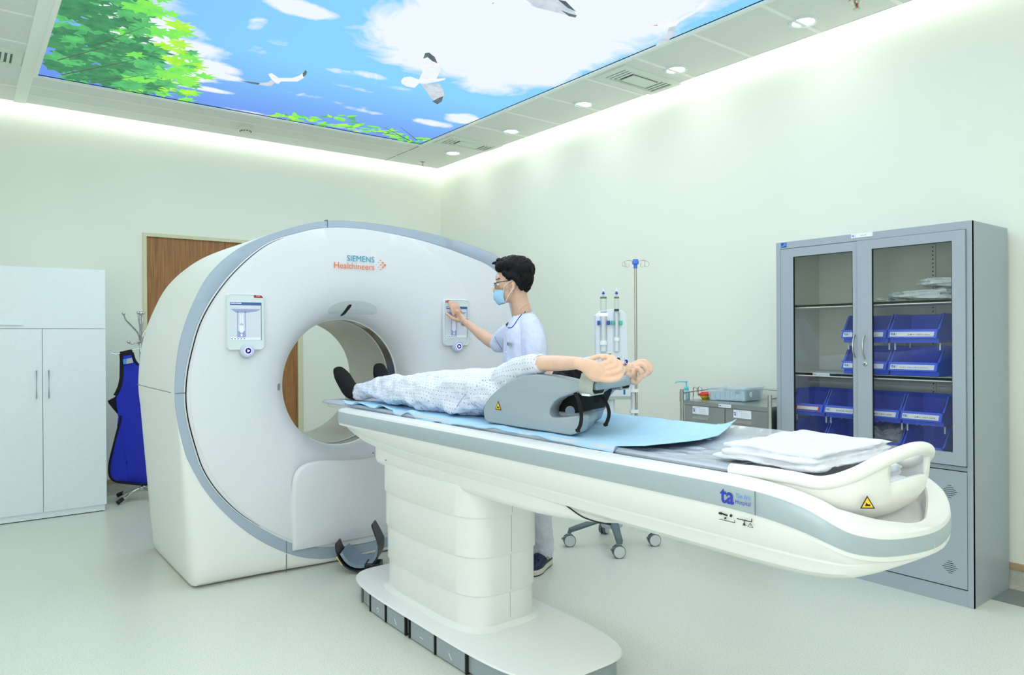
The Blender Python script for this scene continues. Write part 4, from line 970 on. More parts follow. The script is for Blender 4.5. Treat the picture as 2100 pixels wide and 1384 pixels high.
# ---------------------------------------------------------------- picking bins
def picking_bin(y0, y1, z0, h, words, label, col_m=None, wstart=.45, ww=.5, red=False, posts=False, group='blue picking bins in the cabinet', mark=True):
    x0 = cx0+.062; d = .27; t_ = .004
    b = thing('picking_bin', label, 'storage bin', (x0+d/2, (y0+y1)/2, z0), group=group)
    side = [(x0+.030, z0), (x0+d, z0), (x0+d, z0+h), (x0+.105, z0+h), (x0+.088, z0+h-.004), (x0+.040, z0+h*.47), (x0+.016, z0+h*.44), (x0, z0+h*.20), (x0+.030, z0+h*.18)]
    bm = bmesh.new(); prism([(p[0], p[1]) for p in side], y0+.003, y0+.003+t_, 'y', bm); prism([(p[0], p[1]) for p in side], y1-.003-t_, y1-.003, 'y', bm)
    box(bm, x0+.030, x0+d, y0+.004, y1-.004, z0, z0+t_); box(bm, x0+d-t_, x0+d, y0+.004, y1-.004, z0, z0+h)
    prism([(x0+.028, z0), (x0+.033, z0), (x0+.033, z0+h*.3), (x0+.028, z0+h*.3)], y0+.004, y1-.004, 'y', bm)
    prism([(x0, z0+h*.17), (x0+.030, z0+h*.15), (x0+.030, z0+h*.2), (x0+.006, z0+h*.22), (x0+.020, z0+h*.44), (x0+.014, z0+h*.46)], y0+.004, y1-.004, 'y', bm)
    # thick slanting rims
    for yy in (y0, y1-.010):
        prism([(x0+.088, z0+h), (x0+.105, z0+h+.002), (x0+.100, z0+h+.002), (x0+.030, z0+h*.47), (x0+.010, z0+h*.46), (x0+.014, z0+h*.40), (x0+.048, z0+h*.42)], yy, yy+.010, 'y', bm)
    obj('body', bm, M['bin'], b, smooth=False)
    dv = Vector((.014, 0, h*.24)).normalized(); hh = .026
    lw = (y1-y0)-.03
    l = obj('bin_label', plate(rectp(lw, hh), .0008, (x0+.001, y1-.013, z0+h*.215), XW, dv), M['labelred'] if red else M['label'], b, smooth=False)
    nrm = Vector(XW).cross(dv)
    o1 = Vector((x0+.001, y1-.013, z0+h*.215))+nrm*.0011
    if red: obj('label_field', plate(rectp(lw*.74, hh*.72), .0006, o1+Vector(XW)*lw*.2+dv*hh*.14, XW, dv), M['label'], l, smooth=False)
    elif mark:
        text('bin_lettering', 'ta', M['blueink'], l, o1+Vector(XW)*lw*.02+dv*hh*.3, XW, dv, lw*.11, hh*.55, bold=.015)
        obj('label_line', plate(rectp(.001, hh*.8), .0003, o1+Vector(XW)*lw*.15+dv*hh*.1, XW, dv), M['blueink'], l, smooth=False)
    if words: text('bin_lettering', words, M['ink'], l, o1+Vector(XW)*lw*wstart+dv*hh*.25, XW, dv, lw*ww, hh*.36)
    if posts:
        for yy in (y0+.012, y1-.012):
            for xx in (x0+.065, x0+d-.03):
                obj('post', cyl((xx, yy, z0-.038 if xx < x0+.1 else z0-.03), (xx, yy, z0+.004), .0042, n=10), M['label'], b)
    return b
U = 'blue picking bins in the cabinet'
picking_bin(1.555, 1.800, 1.262, .150, 'BƠM TIÊM 20cc', 'open blue bin labelled BOM TIEM 20cc, top tier behind the right glass door', wstart=.42, ww=.5, posts=True)
picking_bin(1.806, 2.051, 1.262, .150, 'THUỐC CT', 'open blue bin behind the door gap, top tier, label ending in CT', wstart=.55, ww=.33, posts=True)
picking_bin(1.555, 1.800, 1.093, .150, 'DÂY TRUYỀN DỊCH', 'open blue bin labelled DAY TRUYEN DICH on the middle shelf', wstart=.24, ww=.62)
picking_bin(1.806, 2.051, 1.093, .150, 'KY', 'open blue bin behind the door gap on the middle shelf, label ending in KY', wstart=.7, ww=.1)
LW = .2085
yl = [1.535+LW*k for k in range(4)]
picking_bin(yl[0], yl[0]+LW-.004, .842, .148, 'BƠM TIÊM 50ML', 'open blue bin labelled BOM TIEM 50ML, right end of the lower tiers', wstart=.35, ww=.58, posts=True)
picking_bin(yl[1], yl[1]+LW-.004, .842, .148, 'BƠM TIÊM 10ML', 'open blue bin labelled BOM TIEM 10ML, second from right', wstart=.3, ww=.6, posts=True)
picking_bin(yl[2], yl[2]+LW-.004, .842, .148, 'SONDE FOLEY', 'open blue bin labelled SONDE FOLEY behind the left glass door', wstart=.35, ww=.55, posts=True)
picking_bin(yl[3], yl[3]+LW-.004, .842, .148, '', 'open blue bin with a red bordered label at the left end', red=True, posts=True)
picking_bin(yl[0], yl[0]+LW-.004, .671, .142, 'KIM CON SÂU', 'open blue bin with a label ending in CON SAU, lowest tier at right', wstart=.42, ww=.45)
picking_bin(yl[1], yl[1]+LW-.004, .671, .142, '', 'lowest tier blue bin holding a clear plastic bag', mark=False)
picking_bin(yl[2], yl[2]+LW-.004, .671, .142, '', 'lowest tier blue bin with only the hospital mark showing over the towels')
picking_bin(yl[3], yl[3]+LW-.004, .671, .142, 'MASK OXY CÁC LOẠI', 'open blue bin labelled MASK OXY CAC LOAI at the left end, lowest tier', wstart=.1, ww=.8, mark=False)
def crumple(name, c_, size, seed, m_, label, cat, group=None, rz=0, sub=4, amp=.35):
    bm = bmesh.new(); bmesh.ops.create_icosphere(bm, subdivisions=sub, radius=1)
    R_ = Matrix.Rotation(rz, 3, 'Z'); off = Vector((seed*3.1, seed*1.7, seed*.9))
    for v in bm.verts:
        p = v.co.copy(); e = 4
        p = Vector([math.copysign(abs(q)**.55, q) for q in p])
        n1 = noise.noise(p*1.6+off); n2 = abs(noise.noise(p*3.4+off*2))
        p = p*(1+amp*n1-amp*.8*n2)
        q = Vector((p.x*size[0], p.y*size[1], p.z*size[2]*(1+.5*noise.noise(p*2+off))))
        q = R_@q; v.co = Vector(c_)+q
    zmin = min(v.co.z for v in bm.verts)
    for v in bm.verts: v.co.z += c_[2]-size[2]-zmin
    o = obj(name, bm, m_, None, angle=25); tag(o, label, cat, group); return o
crumple('plastic_bag', (4.05, 1.66, 1.480+.026), (.10, .17, .026), 3, M['bag'], 'white crumpled packet lying lowest on the top cabinet shelf', 'plastic bag', 'white packets on the top cabinet shelf')
crumple('plastic_bag', (4.04, 1.56, 1.545+.022), (.10, .13, .022), 8, M['bag'], 'white crumpled packet lying uppermost at the right of the top cabinet shelf', 'plastic bag', 'white packets on the top cabinet shelf', rz=.2)
crumple('plastic_bag', (4.02, 1.875, 1.480+.012), (.05, .035, .012), 5, M['bag'], 'flat white packet tip lying leftmost on the top cabinet shelf', 'plastic bag', 'white packets on the top cabinet shelf')
crumple('plastic_bag', (4.02, 1.84, .677+.055), (.09, .085, .055), 4, M['film'], 'clear plastic bag bulging out of a lowest tier blue bin', 'plastic bag')

# ================================================================ STAINLESS CART
k = thing('steel_cart', 'stainless steel trolley with two drawers between the table and the grey cabinet', 'trolley', (3.97, 2.7, 0))
kx0, kx1, ky0, ky1, kz = 3.78, 4.255, 2.428, 3.074, .882
for i, (x, y) in enumerate(((kx0, ky0), (kx0, ky1), (kx1, ky0), (kx1, ky1))):
    obj('post', cyl((x, y, .10), (x, y, .955), .0125), M['steel'], k)
    cs = obj('caster', prism([(x+.04*math.cos(2*PI*q/20), .04+.04*math.sin(2*PI*q/20)) for q in range(20)], y-.012, y+.012, 'y'), M['basegrey'], k)
    obj('fork', boxes((x-.012, x+.012, y-.018, y-.014, .04, .10), (x-.012, x+.012, y+.014, y+.018, .04, .10), (x-.012, x+.012, y-.018, y+.018, .092, .10)), M['steel'], cs, smooth=False)
obj('top_tray', boxes((kx0+.004, kx1, ky0+.006, ky1-.006, kz-.003, kz), (kx0-.002, kx0+.006, ky0+.010, ky1-.010, kz-.026, kz), (kx0, kx1, ky0+.004, ky0+.008, kz-.026, kz), (kx0, kx1, ky1-.008, ky1-.004, kz-.026, kz)), M['steel'], k, smooth=False)
rl = tube([(kx0, ky1, .93), (kx1, ky1, .945), (kx1, ky0, .945), (kx0, ky0, .93)], .004, 8)
obj('guard_rail', rl, M['steel'], k)
obj('body', boxes((kx0+.012, kx1-.01, ky0+.014, ky1-.014, .60, kz-.027)), M['steel'], k, smooth=False)
obj('lower_shelf', boxes((kx0+.004, kx1, ky0+.006, ky1-.006, .22, .235)), M['steel'], k, smooth=False)
ym_ = 2.742
for y0, y1 in ((ym_+.003, ky1-.016), (ky0+.016, ym_-.003)):
    d = obj('drawer', B(kx0+.004, kx0+.013, y0, y1, .605, kz-.029), M['steel'], k, smooth=False, bevel=.0015)
    yc = (y0+y1)/2+.02
    obj('handle', rings_mesh([[(kx0-.012+a, yy,   .778+b) for a, b in ((0, -.007), (.016, -.010), (.016, .004), (.004, .007))] for yy in (yc-.062, yc+.062)]), M['nickel'], d, smooth=False)
    sticker(d, kx0+.003, yc+.068, .801, .125, .050, [('DỤNG CỤ', .30, .2, .8, .1), ('BỘ THAY BĂNG', .42, .38, .58, .1), ('BỘ TIÊM TRUYỀN', .42, .42, .38, .1), ('GẠC, BÔNG, CỒN', .42, .5, .18, .1)], small=M['blueink2'])
sticker(k, kx0-.003, 2.784, .859, .092, .020, [('XE TIÊM THUỐC', .36, .55, .4, .28)], small=M['blueink'])
# things on the cart
zt = kz
o = thing('clear_tray_box', 'clear lidded plastic box of packets on the steel trolley', 'plastic box', (4.06, 2.86, zt))
Rz = Matrix.Rotation(math.radians(8), 4, 'Z')
def lb_(ob):
    setlocal(ob, o); return ob
o.rotation_euler = (0, 0, math.radians(8)); bpy.context.view_layer.update()
lb_(obj('box_body', rings_mesh([[(x, y, z) for x, y in rrect(-.13-a, .13+a, -.135-a, .135+a, .015)] for z, a in ((.003, -.008), (.075, 0), (.078, .004), (.082, .004))]), M['box'], None))
lb_(obj('box_lid', rings_mesh([[(x, y, z) for x, y in rrect(-.13+a, .13-a, -.135+a, .135-a, .015)] for z, a in ((.082, -.004), (.088, -.004), (.090, .01))]), M['box'], None))
pk = bmesh.new(); rr = random.Random(2)
for i in range(7):
    for j in range(2): box(pk, -.115+.115*j, -.01+.115*j, -.122+.034*i, -.092+.034*i, .008, .045+rr.random()*.024)
lb_(obj('packet', pk, M['pack'], None, smooth=False)); bpy.data.objects['packet']['kind'] = 'stuff'
lb_(obj('box_badge', rings_mesh([[(-.06+.0+.016*math.cos(2*PI*q/20), -.1362-dy, .045+.018*math.sin(2*PI*q/20)) for q in range(20)] for dy in (0, .003)]), M['label'], None))
t = thing('sanitizer_bottle', 'gel bottle with cyan pump in the wire rack of the trolley', 'bottle', (3.86, 3.118, zt-.02))
bx_, by_ = 3.865, 3.105
obj('bottle_body', lathe([(.022, zt-.013), (.0235, zt-.010), (.0235, zt+.045), (.020, zt+.055), (.014, zt+.062)], (bx_, by_, 0)), M['bottle'], t)
obj('bottle_label', boxes((bx_-.0245, bx_-.023, by_-.014, by_+.014, zt-.004, zt+.035)), M['label'], t, smooth=False)
obj('pump', lathe([(.015, zt+.058), (.0155, zt+.075), (.008, zt+.084), (.0045, zt+.09), (.0045, zt+.112), (.009, zt+.114), (.009, zt+.120), (.002, zt+.122)], (bx_, by_, 0)), M['pump'], t)
obj('nozzle', tube([(bx_, by_, zt+.117), (bx_-.035, by_+.045, zt+.116), (bx_-.045, by_+.058, zt+.107)], [.0045, .0035, .003], 8), M['pump'], t)
t = thing('wire_rack', 'small steel wire rack hooked on the left rail of the trolley', 'rack', (3.86, 3.08, .86))
wr = tube([(3.83, 3.078, .868), (3.90, 3.078, .868), (3.90, 3.132, .868), (3.83, 3.132, .868)], .002, 6, closed=True); tube([(3.83, 3.078, .93), (3.90, 3.078, .93), (3.90, 3.132, .93), (3.83, 3.132, .93)], .002, 6, wr, closed=True)
for x, y in ((3.83, 3.078), (3.90, 3.078), (3.90, 3.132), (3.83, 3.132), (3.86, 3.132), (3.86, 3.078)): tube([(x, y, .868), (x, y, .93)], .0018, 6, wr)
tube([(3.83, 3.078, .868), (3.90, 3.132, .868)], .0018, 6, wr)
for x in (3.92, 3.97): tube(spline([(x, 3.09, .90), (x, 3.09, .95), (x, 3.078, .962), (x, 3.06, .95), (x, 3.06, .93)], 5), .003, 8, wr)
obj('wire', wr, M['steel'], t)
t = tag(obj('yellow_tray', rings_mesh([[(x, y, z) for x, y in rrect(3.93+a, 4.05-a, 3.008+a, 3.058-a*.5, .015)] for z, a in ((zt+.001, .02), (zt+.022, 0), (zt+.024, 0))]), M['yelp'], None), 'yellow plastic tray under a red lid on the trolley', 'tray')
t = tag(obj('red_lid', rings_mesh([[(x, y, z) for x, y in rrect(3.925+a, 4.055-a, 3.004+a, 3.06-a*.5, .015)] for z, a in ((zt+.026, 0), (zt+.034, 0), (zt+.046, .02))]), M['redp'], None), 'red plastic lid lying on the yellow tray on the trolley', 'lid')

# ================================================================ INJECTOR ON ITS STAND WITH DRIP POLE
inj = thing('contrast_injector', 'white two-syringe injector with drip pole on a grey wheeled stand behind the table', 'injector', (3.24, 3.19, 0))
HC = Vector((3.24, 3.19, 0)); rr_, aa = Vector((.792, -.611, 0)), Vector((.611, .792, 0))   # across, away
def ip(u, d, z): return HC+rr_*u+aa*d+Vector((0, 0, z))
cols_ = []
for k_, ang in enumerate((148, 234, 317, 52)):
    a = math.radians(ang); d = Vector((math.cos(a), math.sin(a), 0)); L_ = .265
    P = HC+d*L_
    obj('leg', tube([HC+Vector((0, 0, .165)), HC+d*.10+Vector((0, 0, .155)), HC+d*.22+Vector((0, 0, .118)), HC+d*.262+Vector((0, 0, .105)), HC+d*.272+Vector((0, 0, .085))], [(.032, .016), (.027, .017), (.022, .017), (.022, .016), (.016, .008)], 12), M['basegrey'], inj)
    fd = Vector((-.5, -.86, 0)) if k_ < 3 else Vector((.3, -.95, 0)); sd2 = Vector((-fd.y, fd.x, 0)); cpt = P-sd2*.0
    w_ = bmesh.new()
    cs = obj('caster', tube([P+fd*-.004+Vector((0, 0, .038))-fd*.010, P+fd*.008+Vector((0, 0, .038))], [.034, .034], 24), M['casterw'], inj, angle=30)
    obj('tyre', tube([P-fd*.013+Vector((0, 0, .038)), P-fd*.012+Vector((0, 0, .038)), P+fd*.006+Vector((0, 0, .038)), P+fd*.007+Vector((0, 0, .038))], [.034, .038, .038, .034], 24, caps=True), M['basegrey'], cs, angle=30)
    obj('second_wheel', tube([P-fd*.040+Vector((0, 0, .038)), P-fd*.024+Vector((0, 0, .038))], [.037, .037], 24), M['basegrey'], cs, angle=30)
    obj('fork', tube([P-fd*.017+Vector((0, 0, .045)), P-fd*.017+Vector((0, 0, .088))], [(.018, .006), (.014, .012)], 12), M['casterw'], cs)
    obj('brake_lever', tube([P-sd2*.02-fd*.010+Vector((0, 0, .064)), P-sd2*.045-fd*.006+Vector((0, 0, .054)), P-sd2*.052-fd*.004+Vector((0, 0, .05))], [(.006, .004), (.010, .004), (.004, .003)], 8), M['basegrey'], cs)
obj('hub', lathe([(.001, .118), (.062, .118), (.066, .124), (.066, .150), (.05, .165), (.03, .19), (.001, .19)], HC, 28), mat('hub_lilac', (190, 200, 218), .4), inj)
obj('column', cyl(ip(0, 0, .18), ip(0, 0, 1.0), .024), M['injector'], inj)
# power unit under the head
def slab(u0, u1, d0, d1, z0, z1, m_, name, parent, bev=.006, taper=0):
    r = rrect(u0, u1, z0, z1, min(.02, (u1-u0)*.3), 5); um = (u0+u1)/2
    return obj(name, rings_mesh([[tuple(ip(u, d0, z)) for u, z in r], [tuple(ip(u, d1, z)) for u, z in r]]), m_, parent, bevel=bev, angle=30)
slab(-.075, .115, -.05, .06, .925, 1.02, M['injector'], 'power_unit', inj)
obj('unit_foot', rings_mesh([[tuple(ip(u, d, z)) for u, d in ((-.055, -.052), (.117, -.052), (.117, .06), (-.055, .06))] for z in (.915, .935)]), mat('unit_foot_grey', (170, 182, 176), .5), inj, smooth=False)  # foot slab in a greyer tone than the power unit
obj('power_label', plate(rectp(.012, .055), .001, ip(.07, -.0505, .945), rr_, (0, 0, 1)), mat('unit_label_blue', (50, 110, 180), .5), inj, smooth=False)
# head
hp = [(-.098, 1.10), (-.098, 1.435), (-.068, 1.462), (-.03, 1.470), (.03, 1.474), (.068, 1.462), (.094, 1.435), (.102, 1.16), (.096, 1.12), (.06, 1.085), (.0, 1.075), (-.06, 1.085)]
hd = obj('injector_head', rings_mesh([[tuple(ip(u*k_, d, 1.28+(z-1.28)*k_)) for u, z in hp] for d, k_ in ((.05, .96), (.03, 1), (-.035, 1), (-.045, .975))]), M['injector'], inj, angle=35)
rec = []
for u0, u1 in ((-.073, -.028), (.008, .053)):
    rec.append(obj('syringe_bay', rings_mesh([[tuple(ip(u, d, z)) for u, z in rrect(u0, u1, 1.205, 1.452, .006)] for d in (-.0475, -.030)]), mat('bay_grey', (206, 212, 220), .4), hd, smooth=False))
for uc, rB, zt_, zpl, zseat, mC, nm in ((-.050, .021, 1.555, 1.448, 1.262, M['clipblue'], 'blue'), (.031, .0155, 1.555, 1.468, 1.285, M['clipgreen'], 'green')):
    dd = -.052
    s_ = obj('syringe', lathe([(rB, 1.29), (rB, zt_-.012), (rB*.9, zt_-.004), (.004, zt_+.002), (.0035, zt_+.02)], ip(uc, dd, 0), 20), M['clear'], inj)
    obj('syringe_top', lathe([(.004, zt_+.008), (.0095, zt_+.012), (.0095, zt_+.018), (.005, zt_+.022), (.005, zt_+.026)], ip(uc, dd, 0), 16), M['clipblue'], s_)
    obj('syringe_tip', lathe([(.0045, zt_+.026), (.006, zt_+.032), (.0045, zt_+.045), (.0055, zt_+.05), (.002, zt_+.05)], ip(uc, dd, 0), 14), M['elastic'], s_)
    obj('syringe_ring', lathe([(rB*.98, zt_-.016), (rB*1.02, zt_-.013), (rB*.95, zt_-.008)], ip(uc, dd, 0), 20), M['seam'], s_)
    obj('plunger_seal', lathe([(.001, zpl-.006), (rB*.96, zpl-.006), (rB*.96, zpl+.004), (.001, zpl+.006)], ip(uc, dd, 0), 20), M['black'], s_)
    obj('syringe_collar', lathe([(rB+.001, 1.43), (rB+.004, 1.432), (rB+.004, 1.447), (rB+.001, 1.449)], ip(uc, dd, 0), 20), M['clear'] if nm == 'green' else M['btnw'], s_)
    obj('plunger_rod', lathe([(.001, 1.21), (rB*.8, 1.212), (rB*.8, zpl-.016), (.001, zpl-.015)], ip(uc, dd, 0), 16), mat('plunger_grey', (222, 226, 232), .35), s_)
    obj('plunger_seat', lathe([(.001, zseat-.012), (rB*1.1, zseat-.010), (rB*1.1, zseat+.012), (.001, zseat+.014)], ip(uc, dd, 0), 20), M['elastic'], s_)
    for sg_ in (-1, 1):
        slab(uc+sg_*(rB+.010)-.008, uc+sg_*(rB+.010)+.008, dd-.016, dd+.004, 1.375, 1.402, mC, 'clip', s_, bev=.003)
yt = [(-.018+.0, 1.197), (.0, 1.197), (-.009, 1.180)]
obj('arrow_mark', plate([(0, 0), (.018, 0), (.009, -.017)], .001, ip(-.019, -.0455, 1.199), rr_, (0, 0, 1)), mat('arrow_green', (30, 110, 70), .5), hd, smooth=False)
obj('arrow_field', plate([(.0, 0), (.010, 0), (.005, -.012)], .0012, ip(-.015, -.0458, 1.196), rr_, (0, 0, 1)), M['yellow'], hd, smooth=False)
# drip pole clamped beside it
PV = Vector((3.372, 3.10, 0))
def pp(u, d, z): return PV+rr_*u+aa*d+Vector((0, 0, z))
pole = obj('drip_pole', cyl(pp(0, 0, .80), pp(0, 0, 1.742), .0085), M['nickel'], inj)
obj('pole_support', cyl(pp(-.018, .01, .20), pp(-.018, .01, 1.0), .014), M['injector'], inj)
obj('pole_bracket', tube([HC+Vector((0, 0, .30)), pp(-.018, .01, .30)], .012), M['injector'], inj)
for z in (.835, .965): slab_ = obj('pole_clamp', rings_mesh([[tuple(pp(u, d, z+dz)) for u, d in rrect(-.040, .016, -.016, .022, .008)] for dz in (-.010, .010)]), M['elastic'], inj, angle=30)
obj('pole_head', rings_mesh([[tuple(pp(r_*math.cos(2*PI*q/16), r_*math.sin(2*PI*q/16), z)) for q in range(16)] for r_, z in ((.012, 1.728), (.0125, 1.752), (.021, 1.756), (.021, 1.768), (.016, 1.785), (.004, 1.787))]), M['ivblue'], pole)
for sg_ in (-1, 1):
    for q_ in (0, 1):
        cs_ = spline([(sg_*.015, 0, 1.772), (sg_*.04, .01*q_, 1.780), (sg_*.062, .012*q_, 1.776), (sg_*(.082-.02*q_), .015*q_, 1.762), (sg_*(.080-.02*q_), .015*q_, 1.745), (sg_*(.065-.02*q_), .015*q_, 1.738), (sg_*(.056-.02*q_), .015*q_, 1.748), (sg_*(.058-.02*q_), .015*q_, 1.760)], 5)
        obj('hook', tube([tuple(pp(a, (1 if q_ else -1)*.006+b_, z)) for a, b_, z in cs_], .0018, 8), M['nickel'], pole)

# ================================================================ WHITE WARDROBE
w_ = thing('wardrobe', 'tall white laminate cupboard at the left edge against the back wall', 'cupboard', (.1, 6.5, 0))
wx0, wx1, wy0, wy1, wh = -.716, .912, 6.24, 6.842, 1.834
WM = M['wardrobe']
obj('carcass', boxes((wx0, wx1, wy0+.020, wy1, .05, wh), (wx0+.01, wx1-.012, wy0+.012, wy1-.02, .006, .05)), WM, w_, smooth=False)
obj('plinth_gap', boxes((wx0+.02, wx1-.02, wy0+.016, wy1-.03, 0, .007)), M['dark'], w_, smooth=False)
for q in range(2):
    x0 = wx0+.814*q+.002; x1 = x0+.810
    d = obj('flap_door', B(x0, x1, wy0, wy0+.018, 1.388, wh-.002), WM, w_, smooth=False, bevel=.001)
    obj('handle', B(x0+.205, x0+.292, wy0-.012, wy0-.001, 1.411, 1.420) if q == 9 else B(x1-.66, x1-.518, wy0-.014, wy0-.001, 1.412, 1.421), M['wardrobe'], d, smooth=False, bevel=.002)
for q in range(4):
    x0 = wx0+.407*q+.0015; x1 = x0+.4035
    d = obj('door', B(x0, x1, wy0, wy0+.018, .052, 1.384), WM, w_, smooth=False, bevel=.001)
    hx = x1-.036 if q % 2 == 0 else x0+.036
    obj('handle', tube([(hx, wy0-.001, 1.085), (hx, wy0-.018, 1.082), (hx, wy0-.018, .883), (hx, wy0-.001, .880)], .0045, 8), mat('handle_pale', (200, 214, 216), .35), d)

# ================================================================ COAT RACK AND LEAD APRON
r_ = thing('coat_rack', 'chrome coat rack with curled hooks between the cupboard and the gantry', 'coat rack', (1.205, 6.52, 0))
rx, ry = 1.205, 6.52
obj('pole', cyl((rx, ry, .08), (rx, ry, 1.50), .0125), M['chrome'], r_)
obj('finial', ball((rx, ry, 1.515), .017), M['chrome'], r_)
obj('hub', lathe([(.001, .07), (.024, .07), (.028, .08), (.028, .105), (.018, .118), (.001, .12)], (rx, ry, 0)), M['chrome'], r_)
for ang in (213, 128, 300, 30):
    a = math.radians(ang); d = Vector((math.cos(a), math.sin(a), 0)); L_ = .235
    lg = obj('leg', tube([Vector((rx, ry, .095)), Vector((rx, ry, .085))+d*.10+Vector((0, 0, -.012)), Vector((rx, ry, .030))+d*L_*.86], .010), M['chrome'], r_)
    obj('foot_cap', tube([Vector((rx, ry, .040))+d*(L_*.80), Vector((rx, ry, .020))+d*L_*1.0], [.016, .018]), M['black'], lg)
def hook(pts, ballp=True):
    h_ = obj('hook', tube(spline([(rx+a, ry+b_, z) for a, b_, z in pts], 6), .0065, 10), M['chrome'], r_)
    a, b_, z = pts[-1]; obj('hook_ball', ball((rx+a, ry+b_, z+.004), .013), M['chrome'], h_)
hook([(-.008, 0, 1.27), (-.012, -.01, 1.315), (-.035, -.03, 1.365), (-.085, -.06, 1.42), (-.125, -.09, 1.46), (-.142, -.10, 1.505)])
hook([(-.008, .0, 1.22), (-.020, -.01, 1.275), (-.045, -.025, 1.275) , (-.075, -.04, 1.268), (-.10, -.05, 1.280)])
hook([(-.004, -.008, 1.27), (-.006, -.03, 1.36), (-.02, -.05, 1.44), (-.03, -.06, 1.515)])
hook([(.008, 0, 1.27), (.012, .01, 1.315), (.035, .03, 1.365), (.085, .06, 1.42), (.125, .09, 1.46), (.142, .10, 1.505)])
hook([(.004, .01, 1.27), (.006, .03, 1.36), (.02, .05, 1.44), (.03, .06, 1.515)])
hg = thing('clothes_hanger', 'thin dark metal hanger holding the blue apron on the coat rack', 'hanger', (1.10, 6.47, 1.2))
obj('wire', tube(spline([(.975, 6.45, 1.196), (1.01, 6.45, 1.186), (1.06, 6.45, 1.192), (1.11, 6.455, 1.212), (1.16, 6.465, 1.224), (1.20, 6.475, 1.224)], 6), .0045, 8), M['chrome'], hg)
obj('hanger_hook', tube(spline([(1.17, 6.468, 1.223), (1.185, 6.475, 1.245), (1.185, 6.49, 1.262), (1.175, 6.50, 1.268)], 5), .003, 8), M['chrome'], hg)
ap = thing('lead_apron', 'blue X-ray apron with black edging hanging from the coat rack', 'apron', (1.12, 6.42, .13))
def sheetmesh(outline, y, amp, thick, seed, name, m_, parent, k=.6, fold=9):
    bm = bmesh.new(); f = bm.faces.new([bm.verts.new((a, 0, b_)) for a, b_ in outline])
    bmesh.ops.triangulate(bm, faces=[f]); bmesh.ops.subdivide_edges(bm, edges=bm.edges[:], cuts=3, use_grid_fill=True)
    bmesh.ops.triangulate(bm, faces=bm.faces[:])
    bmesh.ops.subdivide_edges(bm, edges=[e for e in bm.edges if e.calc_length() > .03], cuts=2)
    bmesh.ops.triangulate(bm, faces=bm.faces[:])
    for v in bm.verts:
        a, b_ = v.co.x, v.co.z
        v.co.y = y+amp*math.sin(a*fold*PI+seed+b_*1.2)*max(0, min(1, (1.15-b_)/.6))+.006*noise.noise(Vector((a*8, b_*5, seed)))
    o = obj(name, bm, m_, parent, angle=60)
    s_ = o.modifiers.new('t', 'SOLIDIFY'); s_.thickness = thick; s_.offset = 0; return o
apo = [(1.040, 1.175), (1.050, 1.10), (1.048, 1.02), (1.035, .94), (1.015, .885), (1.005, .83), (1.028, .72), (1.036, .68), (1.010, .57), (.975, .42), (.958, .33), (.957, .25), (.975, .205), (1.02, .178), (1.10, .155), (1.20, .133), (1.30, .135), (1.36, .2), (1.30, .6), (1.27, .9), (1.24, 1.05), (1.16, 1.12), (1.125, 1.185)]
sheetmesh(apo, 6.425, .012, .010, 1.0, 'apron_body', M['apron'], ap)
edge_pts = [(a, 6.419, b_) for a, b_ in [(1.125, 1.20), (1.033, 1.195)]+apo[:0]]
el = spline([(1.125, 1.195), (1.036, 1.185), (1.046, 1.10), (1.044, 1.02), (1.031, .94), (1.011, .885), (1.001, .83)], 4)
def edging(path, w__, nm='edging'):
    obj(nm, tube([(a, 6.422+.012*math.sin(a*9*PI+1+b_*1.2)*max(0, min(1, (1.15-b_)/.6)), b_) for a, b_ in path], [(w__, .009)]*len(path), 8, upv=(0, 1, 0)), M['edge'], ap)
edging(spline([(1.046, 1.19), (1.050, 1.10), (1.047, 1.02), (1.034, .94), (1.012, .885), (.998, .862)], 4), .014)
edging(spline([(1.036, .70), (1.034, .66), (1.010, .57), (.975, .42), (.958, .33), (.957, .25), (.975, .205), (1.02, .178), (1.10, .155), (1.20, .133), (1.30, .135)], 4), .009)
edging(spline([(1.04, 1.187), (1.09, 1.198), (1.125, 1.205)], 4), .020)
edging(spline([(1.125, 1.20), (1.140, 1.14), (1.165, 1.10)], 4), .010)
obj('side_flap', prism([(1.018, .885), (1.002, .85), (.950, .822), (.957, .80), (1.034, .69), (1.040, .76)], 6.426, 6.438, 'y'), M['edge'], ap, smooth=False)
obj('apron_tag', prism([(1.055, 1.145), (1.080, 1.150), (1.083, 1.110), (1.058, 1.107)], 6.405, 6.412, 'y'), M['blueink2'], ap, smooth=False)
obj('apron_label', prism([(1.082, 1.150), (1.118, 1.157), (1.128, 1.118), (1.078, 1.108)], 6.404, 6.411, 'y'), mat('apron_grey', (170, 180, 190), .7), ap, smooth=False)

